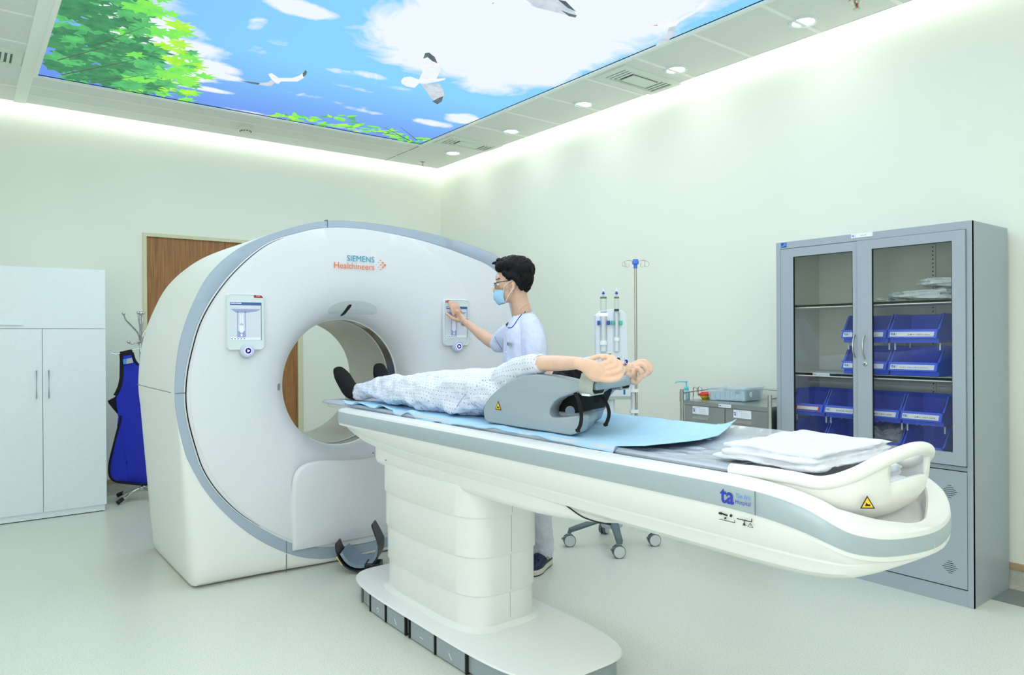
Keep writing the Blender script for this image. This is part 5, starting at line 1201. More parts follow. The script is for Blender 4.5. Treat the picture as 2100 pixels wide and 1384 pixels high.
# ================================================================ HEAD CRADLE ON THE FLOOR
h = thing('head_cradle', 'black curved head holder with grey pad on the floor by the pedestal', 'head holder', (1.79, 3.68, 0))
A0 = Vector((1.775, 3.70, 0)); fr_, bk_ = rr_, aa
def hc(u, d, z): return A0+fr_*u+bk_*d+Vector((0, 0, z))
arc = spline([(-.147, .148), (-.135, .115), (-.110, .075), (-.075, .040), (-.03, .020), (.02, .018), (.065, .035), (.098, .070), (.112, .115), (.108, .165), (.085, .215), (.062, .256)], 5)
def ribbon(path, d0, d1, th, dsl, name, m_, sh=0):
    rs = []
    m_n = len(path)
    for i, (u, z) in enumerate(path):
        a = Vector(path[max(i-1, 0)]); b_ = Vector(path[min(i+1, m_n-1)]); t_ = (b_-a).normalized(); nn = Vector((-t_.y, t_.x))
        e0 = d0+dsl(i/(m_n-1)); e1 = d1
        rs.append([tuple(hc(u, e0, z)), tuple(hc(u, e1, z)), tuple(hc(u+nn.x*th, e1, z+nn.y*th)), tuple(hc(u+nn.x*th, e0, z+nn.y*th))])
    return obj(name, rings_mesh(rs), m_, h, angle=40)
ribbon(arc, -.035, .15, .007, lambda t: .085*(abs(2*t-1)**3), 'shell', M['black'])
pa = [(u*.93+.002, z+.012) for u, z in arc[8:44]]
ribbon(pa, -.012, .19, .016, lambda t: .02*(abs(2*t-1)**3), 'foam_pad', M['padfab'])
obj('mount', rings_mesh([[tuple(hc(u, d, z)) for u, d in ((.03, -.02), (.118, -.02), (.118, .07), (.03, .07))] for z in (.001, .03, .055)]), M['black'], h, smooth=False, bevel=.006)
obj('release_knob', tube([hc(.09, -.03, .02), hc(.09, -.018, .02)], [.008, .010], 12), M['gold'], h)
obj('clip', prism([], 0, 1) if False else rings_mesh([[tuple(hc(u, -.002+d, z)) for u, z in ((-.131, .088), (-.122, .092), (-.088, .045), (-.097, .041))] for d in (.0, .02)]), M['gold'], h, smooth=False)
# ================================================================ ORGANIC HELPERS
CAMP = Vector((0, 0, 1.31))
def at(px, py, d):          # world point seen at (px, py) at depth d in front of the camera position
    return CAMP+(fw+r2*((px-1050)/F_PX)-u2*((py-692)/F_PX))*d
def aty(px, py, y):
    v = fw+r2*((px-1050)/F_PX)-u2*((py-692)/F_PX); return CAMP+v*(y/v.y)
def atz(px, py, z):
    v = fw+r2*((px-1050)/F_PX)-u2*((py-692)/F_PX); return CAMP+v*((z-1.31)/v.z)
def limb(pts, rs, bm, n=16, smooth=5, upv=(0, 0, 1)):
    R_ = [r if isinstance(r, tuple) else (r, r) for r in rs]
    sp = spline([(*p, *r) for p, r in zip([tuple(q) for q in pts], R_)], smooth)
    P = [Vector(q[:3]) for q in sp]; rr__ = [(max(.001, q[3]), max(.001, q[4])) for q in sp]
    # rounded ends
    d0 = (P[0]-P[1]).normalized(); d1 = (P[-1]-P[-2]).normalized(); a, b = rr__[0], rr__[-1]
    m0, m1 = min(a), min(b)
    P = [P[0]+d0*m0*.95, P[0]+d0*m0*.6]+P+[P[-1]+d1*m1*.6, P[-1]+d1*m1*.95]
    rr__ = [(a[0]*.3, a[1]*.3), (a[0]*.8, a[1]*.8)]+rr__+[(b[0]*.8, b[1]*.8), (b[0]*.3, b[1]*.3)]
    return tube(P, rr__, n, bm, upv=upv)
def wrinkle(o, amp, sc, seed=0, aniso=(1, 1, 1), fn=None):
    me = o.data; co = []
    for v in me.vertices:
        p = v.co; q = Vector((p.x*aniso[0], p.y*aniso[1], p.z*aniso[2]))*sc+Vector((seed, seed*2, 0))
        a = noise.noise(q)+.5*noise.noise(q*2.3)
        k = fn(p) if fn else 1
        co.append(p+v.normal*amp*a*k)
    for v, c_ in zip(me.vertices, co): v.co = c_
# ================================================================ SHEETS ON THE TABLE
def cloth(name, P, nu, nv, m_, label, cat, th=.0015):
    bm = bmesh.new(); g_ = [[bm.verts.new(P(i/nu, j/nv)) for i in range(nu+1)] for j in range(nv+1)]
    for j in range(nv):
        for i in range(nu): bm.faces.new((g_[j][i], g_[j][i+1], g_[j+1][i+1], g_[j+1][i]))
    o = obj(name, bm, m_, None, angle=80)
    if th: s_ = o.modifiers.new('t', 'SOLIDIFY'); s_.thickness = th; s_.offset = 1
    return tag(o, label, cat)
def mz(x): return .9515-.006*(1-min(1, abs(x-TX)/.24))     # mattress top
def Pf(u, v):      # clear film lying on the mattress at the end
    y = 1.62-.435*v; x = 1.668+(2.195-1.668)*u
    n_ = noise.noise(Vector((x*9, y*12, 3)))+.5*noise.noise(Vector((x*22, y*24, 5)))
    return Vector((x+.006*noise.noise(Vector((y*15, 1, 1))), y, mz(x)+.0022+.008*max(0, n_)*min(1, 4*v)*(1 if .06 < u < .97 else .5)+.034*(max(0, u-.72)/.28)**1.6))
cloth('plastic_film', Pf, 60, 60, M['film'], 'clear plastic film wrinkled over the end of the table mattress', 'plastic film', 0)
def Ps(u, v):      # blue paper sheet
    y = 3.66-(3.66-1.505)*v; x0 = 1.6645+.003*math.sin(y*7)+.003*math.sin(y*31); x1 = 2.165+.006*math.sin(y*9)
    if y > 3.1: x0 -= .012*(y-3.1)/.5
    x = x0+(x1-x0)*u
    z = mz(x)+.0045
    w = noise.noise(Vector((x*6, y*5, 9)))
    z += .004*max(0, w)+.0015*noise.noise(Vector((x*25, y*20, 2)))
    if y < 1.62:       # free end with one corner curled up
        k = (1.62-y)/.115; z += .028*k*k*max(0, (u-.45)/.55)**1.5; y += .02*k*u-.055*k*math.exp(-((u-.35)/.35)**2)*.6
    if u < .12 and y > 1.9:     # near edge ripples
        k = (1-u/.12); z += k*(.006*math.sin(y*26)+.004*math.sin(y*47+1))*(1 if y > 2.9 else .45)
        if y > 2.9: z += .012*k*math.sin(y*13+1)**2
    if u > .72: z += .030*((u-.72)/.28)**1.6
    z = max(z, mz(x)+.003)
    if u < .05 and y < 3.1: z -= .016*(1-u/.05)*(1+.4*math.sin(y*5))
    if y < 1.62: z = max(z, mz(x)+.014*(1.62-y)/.115+.006)
    return Vector((x, y, z))
cloth('paper_sheet', Ps, 44, 190, M['sheet'], 'light blue paper sheet under the patient along the table', 'sheet')
# ================================================================ TOWELS
def towel(name, x0, x1, y0, y1, z0, layers, th, seed, label):
    bm = bmesh.new(); rnd_ = random.Random(seed)
    for k in range(layers):
        z = z0+th*(k+.5); a0 = x0+rnd_.uniform(0, .012)+.006*k; a1 = x1-rnd_.uniform(0, .02); b0 = y0+rnd_.uniform(0, .02)+.006*k; b1 = y1-rnd_.uniform(0, .03)-.008*k
        n_ = 26; rs = []
        for i in range(n_+1):
            y = b0+(b1-b0)*i/n_
            e = .25+.75*min(1, min(i, n_-i)/1.5)
            off = .008*noise.noise(Vector((y*9, k*3.3, seed)))
            zz = z+.007*noise.noise(Vector((y*7, k*.9, seed)))
            ring_ = []
            hx = (a1-a0)/2; cx = (a0+a1)/2+off
            for q in range(24):
                t = 2*PI*q/24; c, s_ = math.cos(t), math.sin(t)
                xx = cx+hx*math.copysign(abs(c)**.35, c)
                ring_.append((xx, y, zz+th*.53*e*math.copysign(abs(s_)**.7, s_)*(1+.25*noise.noise(Vector((xx*12, y*9, k*2+seed))))))
            rs.append(ring_)
        rings_mesh(rs, bm=bm)
    o = fuse(name, bm, M['towel'], None, voxel=.0035, smooth=1)
    wrinkle(o, .009, 9, seed, (1, .7, 1.5)); wrinkle(o, .004, 24, seed, (1, .6, 2)); return tag(o, label, 'towel', 'folded white towels on the table end')
towel('folded_towel', 1.712, 2.15, .955, 1.29, .958, 3, .016, 4, 'white folded towel lying uppermost on the table end')
t_ = towel('folded_towel', 1.80, 2.06, .895, .985, .905, 3, .018, 9, 'white folded towel end seen through the hand rail window')
# ================================================================ ARM AND SHOULDER SUPPORT
su = thing('arm_support', 'grey moulded arm support with straps on the table under the raised arms', 'arm support', (1.88, 2.1, .975))
def sh(x, y, z): return (x, y+(x-1.70)*.36, z)
side_out = [(2.362, .963), (2.390, .972), (2.398, 1.012), (2.385, 1.036), (2.345, 1.072), (2.30, 1.099), (2.25, 1.124), (2.20, 1.145), (2.14, 1.161), (2.06, 1.168), (1.98, 1.166), (1.90, 1.159), (1.84, 1.150), (1.80, 1.143), (1.792, 1.130), (1.81, 1.120), (1.85, 1.112), (1.89, 1.101), (1.93, 1.089), (1.96, 1.073), (1.982, 1.048), (1.986, 1.026), (1.972, 1.016),
            (1.93, 1.019), (1.88, 1.026), (1.835, 1.034), (1.822, 1.025), (1.826, 1.006), (1.84, .972), (1.875, 0.962), (2.0, 0.962), (2.2, 0.962)]
far_out = side_out[:16]+[(1.845, 1.112), (1.885, 1.09), (1.918, 1.06), (1.938, 1.03), (1.948, 1.0), (1.96, .975), (1.985, 0.962), (2.1, 0.962), (2.2, 0.962)]
def cheek(x0, x1, name, out=side_out):
    bm = rings_mesh([[sh(x, y, z) for y, z in out] for x in (x0, x1)])
    return obj(name, bm, M['padgrey'], su, bevel=.011, seg=4, angle=40)
cheek(1.700, 1.775, 'near_cheek'); cheek(2.0, 2.075, 'far_cheek', far_out)
# piping along the rounded edge
pt = [sh(1.7035, y, z+.0) for y, z in spline([q for q in side_out[2:13]], 4)]
obj('edge_piping', tube([(x-.001, y, z-.008) for x, y, z in pt], .0022, 6), mat('piping_grey', (96, 112, 124), .6), su)
rs = []
for y, z in spline(side_out[2:13], 3):
    row = []
    for q in range(13):
        u = q/12; x = 1.77+(2.02-1.77)*u; dz = -.030*math.sin(PI*u)
        row.append(sh(x, y, z+dz-.006))
    rs.append(row+[(p[0], p[1], p[2]-.014) for p in row[::-1]])
obj('saddle', rings_mesh(rs), M['padgrey'], su, angle=50)
obj('base_block', rings_mesh([[sh(x, y, z) for x, y in ((1.765, 1.85+a), (1.85, 1.855+a), (1.95, 1.90+a), (2.02, 1.95+a), (2.02, 2.36), (1.765, 2.36))] for z, a in ((.962, .03), (1.0, 0), (1.02, .01), (1.03, .03))]), M['padgrey'], su, angle=50, bevel=.008)
obj('hollow_lining', rings_mesh([[sh(x, y, z) for y, z in ((2.0, 1.03), (1.90, 1.03), (1.86, 1.10), (1.93, 1.125), (2.02, 1.12))] for x in (1.778, 2.010)]), M['webbing'], su)
obj('roll_cushion', tube([sh(1.77, 1.925, 1.035), sh(2.02, 1.925, 1.035)], .020, 16), M['padfab'], su)
# arm boards past the cheeks with their strap bands
def board(x0, x1, y0, y1, z0, z1):
    return obj('arm_board', rings_mesh([[sh(x, y, z) for x, z in ((x0, z0+.008), (x0+.008, z0), (x1-.008, z0), (x1, z0+.008), (x1, z1-.012), (x1-.014, z1), (x0+.014, z1), (x0, z1-.012))] for y in (y1, y0+.006, y0)]), M['padgrey'], su, bevel=.004, angle=40)
board(1.715, 1.786, 1.752, 1.82, 1.124, 1.160); board(1.99, 2.06, 1.785, 1.85, 1.120, 1.160); board(1.78, 2.0, 1.775, 1.85, 1.120, 1.150)
def bandwrap(x0, x1, y0, y1, z0, z1, name='strap_band'):
    rs = []
    prof = [(x0, z0+.014), (x0+.014, z0), (x1-.010, z0), (x1, z0+.010), (x1, z1-.014), (x1-.014, z1), (x0+.018, z1), (x0, z1-.018)]
    cx, cz = (x0+x1)/2, (z0+z1)/2
    out = []
    for y, k in ((y0, .90), (y0, 1.0), (y0+.002, 1.05), (y1-.002, 1.05), (y1, 1.0), (y1, .90)):
        out.append([sh(cx+(x-cx)*k, y+.12*(1.15-z), cz+(z-cz)*k) for x, z in prof])
    return obj(name, rings_mesh(out, False, False), M['velcro'], su, angle=50)
b1 = bandwrap(1.698, 1.795, 1.758, 1.825, 1.108, 1.176)
obj('strap_flap', rings_mesh([[sh(x, y, z) for x, z in ((1.697, 1.150), (1.712, 1.180), (1.78, 1.184), (1.78, 1.180), (1.714, 1.176), (1.700, 1.148))] for y in (1.755, 1.822)]), mat('velcro_pale', (186, 198, 196), .85), su, angle=30)
b2 = bandwrap(1.988, 2.075, 1.800, 1.862, 1.104, 1.172)
obj('strap_clip', rings_mesh([[sh(x, y, z) for x, z in ((1.700, 1.104), (1.74, 1.104), (1.74, 1.112), (1.700, 1.112))] for y in (1.775, 1.815)]), M['elastic'], su, bevel=.002)
obj('strap_clip', rings_mesh([[sh(x, y, z) for x, z in ((2.0, 1.104), (2.03, 1.104), (2.03, 1.112), (2.0, 1.112))] for y in (1.815, 1.845)]), M['elastic'], su, bevel=.002)
def strap(pts, w__, name='hanging_strap'):
    P = spline([tuple(p) for p in pts], 6)
    return obj(name, tube(P, [(w__, .0022)]*len(P), 8, upv=tuple(aa)), M['webbing'], su)
def strapm(pts, w__):
    P = [Vector(p) for p in spline([tuple(p) for p in pts], 6)]; rs = []
    for i, p in enumerate(P):
        d = (P[min(i+1, len(P)-1)]-P[max(0, i-1)]).normalized(); s_ = d.cross(aa).normalized(); n_ = aa
        rs.append([p-s_*w__-n_*.002, p+s_*w__-n_*.002, p+s_*w__+n_*.002, p-s_*w__+n_*.002])
    return obj('hanging_strap', rings_mesh(rs), M['webbing'], su, bevel=0, angle=40)
D1 = 2.50
strapm([at(1174, 800, D1+.06), at(1181, 808, D1-.0), at(1187, 822, D1-.05), at(1192, 845, D1-.05), at(1191, 868, D1-.05), at(1184, 884, D1-.06)], .0062)
strapm([at(1212, 806, 2.62), at(1232, 812, 2.60), at(1244, 828, 2.58), at(1249, 846, 2.58), at(1246, 862, 2.57), at(1240, 873, 2.56)], .0062)
obj('strap_buckle', rings_mesh([[at(x, y, d) for x, y in ((1209, 804), (1231, 817), (1227, 826), (1216, 825), (1220, 818))] for d in (2.60, 2.62)]), M['webbing'], su, smooth=False)
obj('strap_end', rings_mesh([[at(x, y, d) for x, y in ((1180, 879), (1190, 880), (1190, 886), (1184, 887), (1180, 884))] for d in (2.435, 2.445)]), M['webbing'], su, smooth=False)
obj('strap_end', rings_mesh([[at(x, y, d) for x, y in ((1237, 868), (1247, 869), (1247, 873), (1240, 875), (1237, 872))] for d in (2.555, 2.565)]), M['webbing'], su, smooth=False)
sign_triangle(su, (1.6985, 2.312, 1.020), (0, -1, -.02), (0, 0, 1), .040)

# ================================================================ PATIENT
pa_ = thing('person', 'person lying face up on the table in a dotted gown, arms raised over the head', 'person', (1.92, 3.0, .97))
def sec(y, cx, hw, zt_, zb_=.957, n=28):
    out = []; zc_ = (zt_+zb_)/2; h_ = (zt_-zb_)/2
    for q in range(n):
        t = 2*PI*q/n; c, s_ = math.cos(t), math.sin(t)
        out.append((cx+hw*math.copysign(abs(c)**.8, c)*(1.0 if s_ > 0 else 1.07), y, zc_+h_*math.copysign(abs(s_)**(.95 if s_ > 0 else .6), s_)))
    return out
gb = bmesh.new()
G_ = [(2.26, 1.92, .10, 1.165, 1.06), (2.31, 1.92, .155, 1.185, 1.02), (2.38, 1.92, .185, 1.185, 1.0), (2.48, 1.92, .188, 1.180, .985), (2.62, 1.92, .182, 1.168, .957), (2.78, 1.92, .180, 1.157, .957), (2.92, 1.92, .190, 1.152, .957), (3.05, 1.92, .196, 1.142, .957), (3.18, 1.92, .192, 1.128, .957), (3.30, 1.922, .182, 1.108, .957), (3.42, 1.924, .170, 1.085, .957), (3.52, 1.926, .150, 1.055, .965)]
rings_mesh([sec(*g2) for g2 in spline(G_, 4)], bm=gb)
limb([(1.845, 3.36, 1.035), (1.838, 3.52, 1.030), (1.826, 3.66, 1.012), (1.818, 3.765, 1.000)], [.072, .064, .050, .042], gb)
limb([(2.00, 3.36, 1.035), (2.012, 3.52, 1.030), (2.022, 3.66, 1.015), (2.03, 3.775, 1.010)], [.072, .064, .050, .042], gb)
# sleeves
limb([(1.83, 2.42, 1.11), (1.79, 2.33, 1.145), (1.758, 2.22, 1.180), (1.742, 2.14, 1.198), (1.738, 2.085, 1.203)], [.080, .062, .048, .041, .036], gb)
limb([(2.01, 2.40, 1.11), (2.06, 2.32, 1.14), (2.09, 2.22, 1.165), (2.10, 2.13, 1.190), (2.095, 2.09, 1.195)], [.08, .062, .050, .044, .040], gb)
gown = fuse('gown', gb, M['gown'], pa_, voxel=.0075, smooth=5)
def gfold(p):
    return (.5 if p.z > 1.13 else 1)*(1 if p.y > 2.5 else .7)
wrinkle(gown, .021, 7, 3, (1.5, 1, 2), gfold); wrinkle(gown, .005, 22, 8, (1, 1.4, 1), gfold)
# skirt spread and hem folds on the near side, crossing fold near the waist
for v in gown.data.vertices:
    p = v.co
    if p.z < 1.02 and 2.4 < p.y < 3.35:
        k = (1.02-p.z)/.05*min(1, (p.y-2.4)/.1)*min(1, (3.35-p.y)/.15); sgn = -1 if p.x < TX else 1
        p.x += sgn*.014*k*(1+.6*math.sin(p.y*38)+.4*math.sin(p.y*17))
    for yc, tilt in ((2.62, 1.1), (2.555, 1.0), (2.53, .9)):
        d = (p.y-yc)-(p.z-1.0)*(-tilt)
        if p.x < TX-.05: p.x -= .004*math.exp(-(d/.010)**2)
    if p.z < .958: p.z = .958
obj('gown_hem', tube(spline([(1.737, 2.66, .985), (1.722, 2.60, 1.03), (1.735, 2.53, 1.085), (1.76, 2.46, 1.12), (1.79, 2.42, 1.14)], 6), .0018, 6), mat('hem_lilac', (170, 168, 206), .8), pa_)
obj('sleeve_cuff', tube([(1.7375+.0375*math.cos(t), 2.079+.004*math.sin(3*t), 1.2035+.0365*math.sin(t)) for t in [i*2*PI/24 for i in range(24)]], .0035, 8, closed=True), M['gown'], pa_)
# skin: head, neck, arms, hands, ankles as one surface
sb = bmesh.new()
ball((1.92, 2.125, 1.118), (.076, .096, .088), sb); ball((1.92, 2.175, 1.152), (.055, .062, .055), sb); ball((1.92, 2.205, 1.150), (.035, .03, .03), sb)
limb([(1.92, 2.17, 1.12), (1.92, 2.26, 1.105), (1.92, 2.36, 1.09)], [.055, .052, .07], sb)
ball((1.92, 2.165, 1.212), (.010, .018, .012), sb)
limb([(1.92, 2.36, 1.09), (1.80, 2.36, 1.12), (1.757, 2.22, 1.178), (1.738, 2.09, 1.205), (1.728, 1.98, 1.210), (1.708, 1.88, 1.214), (1.688, 1.80, 1.217)], [.06, .05, .036, .0305, .029, .0245, (.017, .020)], sb)
limb([(1.92, 2.36, 1.09), (2.04, 2.33, 1.12), (2.09, 2.22, 1.165), (2.098, 2.12, 1.190), (2.07, 2.03, 1.193), (2.035, 1.965, 1.192)], [.06, .05, .036, .031, .026, (.019, .022)], sb)
limb([(1.92, 2.36, 1.09), (1.90, 2.9, 1.06), (1.84, 3.3, 1.03), (1.82, 3.70, 1.005), (1.808, 3.79, 1.000)], [.05, .07, .05, .034, .030], sb, smooth=4)
limb([(1.94, 2.9, 1.06), (2.00, 3.3, 1.03), (2.03, 3.72, 1.012), (2.035, 3.82, 1.010)], [.06, .05, .034, .030], sb, smooth=4)
def hand(P, sb, palm, fingers, rf=.0104):
    limb([P(*q[:3]) for q in palm], [q[3] for q in palm], sb, n=14, upv=tuple(aa))
    for f in fingers:
        r0 = f[0] if isinstance(f[0], float) else rf
        pts = f[1:] if isinstance(f[0], float) else f
        n_ = len(pts); limb([P(*q) for q in pts], [r0*(1.08-.28*i/(n_-1)) for i in range(n_)], sb, n=10, smooth=4)
NH = lambda px, py, c: at(px, py, 2.418+c)
# radii pairs: first across the run in the picture plane is side, second is depth
hand(NH, sb, [(1186, 746, .0, (.020, .022)), (1199, 749, .0, (.024, .024)), (1213, 756, .0, (.031, .024)), (1225, 764, -.001, (.033, .019)), (1233, 768, -.002, (.028, .014))],
     [((1216, 750, .012), (1232, 748, .010), (1247, 744, .006), (1250, 736, .018), (1243, 731, .028), (1236, 734, .030)),
      ((1222, 759, .005), (1243, 756, .002), (1261, 750, -.002), (1261, 739, .010), (1254, 732, .020), (1246, 734, .024)),
      ((1229, 768, -.002), (1251, 766, -.005), (1270, 760, -.008), (1272, 749, .004), (1266, 741, .014), (1258, 741, .018)),
      ((1234, 777, -.006), (1251, 779, -.010), (1267, 776, -.012), (1275, 767, -.004), (1280, 756, .006)),
      (.0095, (1200, 742, .018), (1212, 736, .034), (1226, 731, .040), (1238, 730, .040))])
FH = lambda px, py, c: at(px, py, 2.785+c)
hand(FH, sb, [(1266, 750, 0, (.022, .022)), (1276, 755, 0, (.030, .024)), (1288, 762, 0, (.038, .024)), (1298, 765, 0, (.034, .017))],
     [((1300, 748, .014), (1314, 742, .012), (1326, 744, .008), (1335, 756, .002), (1329, 766, -.002)),
      ((1300, 756, .004), (1312, 748, .0), (1322, 752, -.006), (1327, 764, -.010), (1319, 772, -.012)),
      (.0095, (1298, 764, -.006), (1308, 756, -.014), (1314, 764, -.022), (1313, 776, -.022), (1307, 783, -.016)),
      (.0092, (1292, 774, -.004), (1297, 784, -.012), (1306, 785, -.020), (1309, 777, -.024)),
      (.0095, (1278, 766, -.014), (1288, 771, -.026), (1297, 766, -.032), (1298, 759, -.030))], .0120)
skin_ = fuse('body', sb, M['skin2'], pa_, voxel=.0027, smooth=4, factor=.4)
hb = bmesh.new(); ball((1.92, 2.105, 1.115), (.086, .100, .094), hb); ball((1.92, 2.055, 1.150), (.070, .06, .06), hb); ball((1.92, 2.09, 1.19), (.055, .045, .028), hb)
limb([(1.86, 2.12, 1.08), (1.82, 2.04, 1.085), (1.80, 1.96, 1.10)], [.03, .028, .02], hb); limb([(1.98, 2.12, 1.08), (2.0, 2.06, 1.10), (2.0, 1.99, 1.12)], [.03, .028, .02], hb)
hr = fuse('hair', hb, M['hair'], pa_, voxel=.005, smooth=3); wrinkle(hr, .006, 40, 2, (2, .5, 1))
# mark of the beads: blue coil bracelet with ring and dark bead on the far wrist
WR = at(1277, 752, 2.79); t0 = (at(1290, 762, 2.79)-at(1268, 748, 2.79)).normalized(); e1, e2 = frame(t0)
cl_ = obj('coil_bracelet', tube([WR+e1*.027*math.cos(a)+e2*.027*math.sin(a)+t0*(.004*math.sin(a*16))+(e1*math.cos(a)+e2*math.sin(a))*.003*math.cos(a*16) for a in [i*2*PI/200 for i in range(200)]], .0022, 6, closed=True), M['piping'], pa_)
obj('key_ring', tube([at(1275+8*math.cos(a), 741+9*math.sin(a), 2.76) for a in [i*2*PI/24 for i in range(24)]], .0010, 6, closed=True), M['chrome'], cl_)
obj('black_bead', ball(at(1268, 737, 2.74), .0075), M['black'], cl_)
# socks
def sock(pts, rs, name, seed):
    b_ = bmesh.new(); limb(pts, rs, b_, n=18); o = fuse(name, b_, M['sock'], pa_, voxel=.004, smooth=4); return o
sock([(1.813, 3.745, 1.000), (1.805, 3.80, .998), (1.797, 3.850, 1.010), (1.795, 3.895, 1.040), (1.793, 3.945, 1.080), (1.790, 3.985, 1.113)], [(.036, .040), (.040, .046), (.043, .052), (.046, .048), (.049, .038), (.038, .026)], 'sock', 1)
sock([(2.035, 3.78, 1.010), (2.037, 3.84, 1.008), (2.04, 3.890, 1.015), (2.043, 3.925, 1.045), (2.048, 3.960, 1.090), (2.052, 3.985, 1.128)], [(.036, .040), (.040, .046), (.043, .050), (.045, .046), (.047, .036), (.037, .024)], 'sock', 2)
for (x, y, z, r_) in ((1.811, 3.762, 1.0, .0385), (2.036, 3.80, 1.010, .0385)):
    obj('sock_band', tube([(x+r_*math.cos(a), y-.003*math.sin(a), z+r_*math.sin(a)) for a in [i*2*PI/28 for i in range(28)]], .0042, 8, closed=True), M['sockband'], pa_)
# ================================================================ OPERATOR
op = thing('person', 'person standing behind the table in white uniform, glasses and blue face mask, touching the screen', 'person', (2.56, 3.2, 0))
OD = 4.06
def O(px, py, c=0): return at(px, py, OD+c)
body = bmesh.new()
R_yaw = Matrix((tuple(rr_), tuple(aa), (0, 0, 1))).transposed()      # local (across, away, up) to world
def eb(px, py, c, r, tilt=0, bm=None):
    return ball(O(px, py, c), r, bm, 24, 16, rot=R_yaw @ Matrix.Rotation(tilt, 3, 'Y'))
# head (looking towards the left of the photo)
eb(1058, 562, 0, (.093, .074, .096), 0, body)          # cranium
eb(1043, 580, 0, (.068, .064, .080), 0, body)          # face
eb(1037, 603, 0, (.052, .050, .050), 0, body)          # jaw
eb(1031, 617, 0, (.024, .026, .016), 0, body)          # chin
eb(1024, 570, 0, (.022, .050, .030), 0, body)          # brow
limb([O(1020, 583), O(1015, 594), O(1016, 598)], [.010, .013, .012], body, 10)   # nose
limb([O(1059, 590, .005), O(1066, 622, .01), O(1072, 650, .01), O(1075, 675, .01)], [(.052, .055), (.052, .055), (.058, .062), (.07, .085)], body, upv=tuple(aa))
limb([O(1080, 684, -.12), O(1076, 680, 0), O(1068, 684, .12)], [.03, .05, .03], body)
limb([O(1076, 680, 0), O(1077, 760, 0), O(1080, 860, 0), O(1082, 930, 0)], [(.07, .10), (.07, .11), (.07, .12), (.08, .14)], body, upv=tuple(aa))
# right arm raised to the panel
WRI = aty(957, 663, 3.815)
limb([O(1064, 684, .13), O(1040, 693, .22), at(1014, 702, 4.36), at(990, 688, 4.46), at(972, 674, 4.53), WRI], [.048, .046, .041, .036, .028, (.020, .025)], body)
HY = lambda px, py, y: aty(px, py, y)
hb2 = [(HY(956, 662, 3.825), (.018, .024)), (HY(948, 656, 3.86), (.019, .034)), (HY(941, 648, 3.885), (.015, .040)), (HY(936, 640, 3.893), (.012, .040))]
limb([q[0] for q in hb2], [q[1] for q in hb2], body, n=14, upv=(0, 1, 0))
for f in (((930, 645, 3.892), (926, 634, 3.894), (923, 626, 3.900), (921, 619, 3.904)), ((935, 640, 3.892), (930, 630, 3.892), (928, 624, 3.898), (926, 618, 3.903)),
          ((940, 637, 3.892), (936, 629, 3.890), (934, 624, 3.896), (932, 619, 3.902)), ((946, 641, 3.892), (942, 634, 3.890), (939, 628, 3.896), (937, 623, 3.902))):
    limb([HY(*q) for q in f], [.0098, .0092, .0085, .0072], body, n=10, smooth=4)
limb([HY(944, 658, 3.880), HY(930, 654, 3.880), HY(921, 647, 3.893), HY(914, 642, 3.902)], [.014, .0115, .0095, .0078], body, n=10, smooth=4)
# left arm hanging, forearm bent forward behind the table
limb([O(1088, 684, -.13), O(1098, 735, -.19), O(1096, 790, -.20), O(1075, 815, -.20), O(1045, 822, -.16)], [.05, .046, .038, .033, .024], body)
limb([O(1082, 930, -.08), O(1100, 1030, -.06), O(1110, 1110, .03), O(1110, 1140, .05)], [.07, .05, .033, .030], body)
limb([O(1082, 930, .08), O(1090, 1020, .12), O(1092, 1090, .14), O(1092, 1118, .14)], [.07, .05, .035, .033], body)
skn = fuse('body', body, M['skin'], op, voxel=.0042, smooth=3, factor=.45)
# ear
er = bmesh.new(); eb(1051, 587, -.073, (.014, .007, .029), .25, er); eb(1049, 597, -.071, (.008, .006, .012), 0, er)
obj('ear', er, M['skin'], op); er = bmesh.new(); eb(1052, 585, .073, (.014, .007, .028), .25, er); obj('ear', er, M['skin'], op)
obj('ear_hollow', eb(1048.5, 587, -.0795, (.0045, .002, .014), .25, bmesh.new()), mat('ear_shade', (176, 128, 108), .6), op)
# hair
hb_ = bmesh.new()
eb(1063, 554, 0, (.094, .084, .082), 0, hb_); eb(1048, 546, 0, (.080, .080, .056), -.1, hb_); eb(1034, 546, .0, (.050, .066, .036), .1, hb_); eb(1024, 550, .0, (.026, .054, .022), .4, hb_)
eb(1076, 569, 0, (.052, .076, .070), 0, hb_); eb(1076, 586, 0, (.036, .056, .038), .1, hb_); eb(1056, 533, 0, (.066, .062, .026), 0, hb_)
limb([O(1034, 560, -.064), O(1041, 566, -.070), O(1044, 574, -.070)], [.016, .014, .007], hb_); limb([O(1034, 560, .064), O(1041, 566, .070), O(1044, 574, .070)], [.016, .014, .007], hb_)
limb([O(1044, 562, -.066), O(1058, 570, -.070), O(1066, 580, -.066), O(1070, 592, -.058)], [.018, .020, .018, .012], hb_); limb([O(1044, 562, .066), O(1058, 570, .070), O(1066, 580, .066), O(1070, 592, .058)], [.018, .020, .018, .012], hb_)
for q in range(16):
    a = q/15; x_ = 1016+a*60; y_ = 546-14*math.sin(PI*min(1, a*1.15+.12))-2+2*math.sin(q*2.3)
    limb([O(x_+6, y_+6, .02*math.sin(q*1.7)), O(x_, y_, .028*math.sin(q*1.7)), O(x_-6, y_+2, .03*math.sin(q*1.7+.4))], [.016, .010, .004], hb_, 8, 3)
hair = fuse('hair', hb_, M['hair'], op, voxel=.0045, smooth=3)
wrinkle(hair, .004, 55, 1, (1.2, 1.2, .35)); wrinkle(hair, .003, 120, 4, (1.2, 1.2, .3))
eb_ = bmesh.new(); limb([O(1019, 573, -.030), O(1024, 571, -.052)], [.0035, .003], eb_, 8); limb([O(1017, 573, .030), O(1020, 571, .052)], [.0035, .003], eb_, 8)
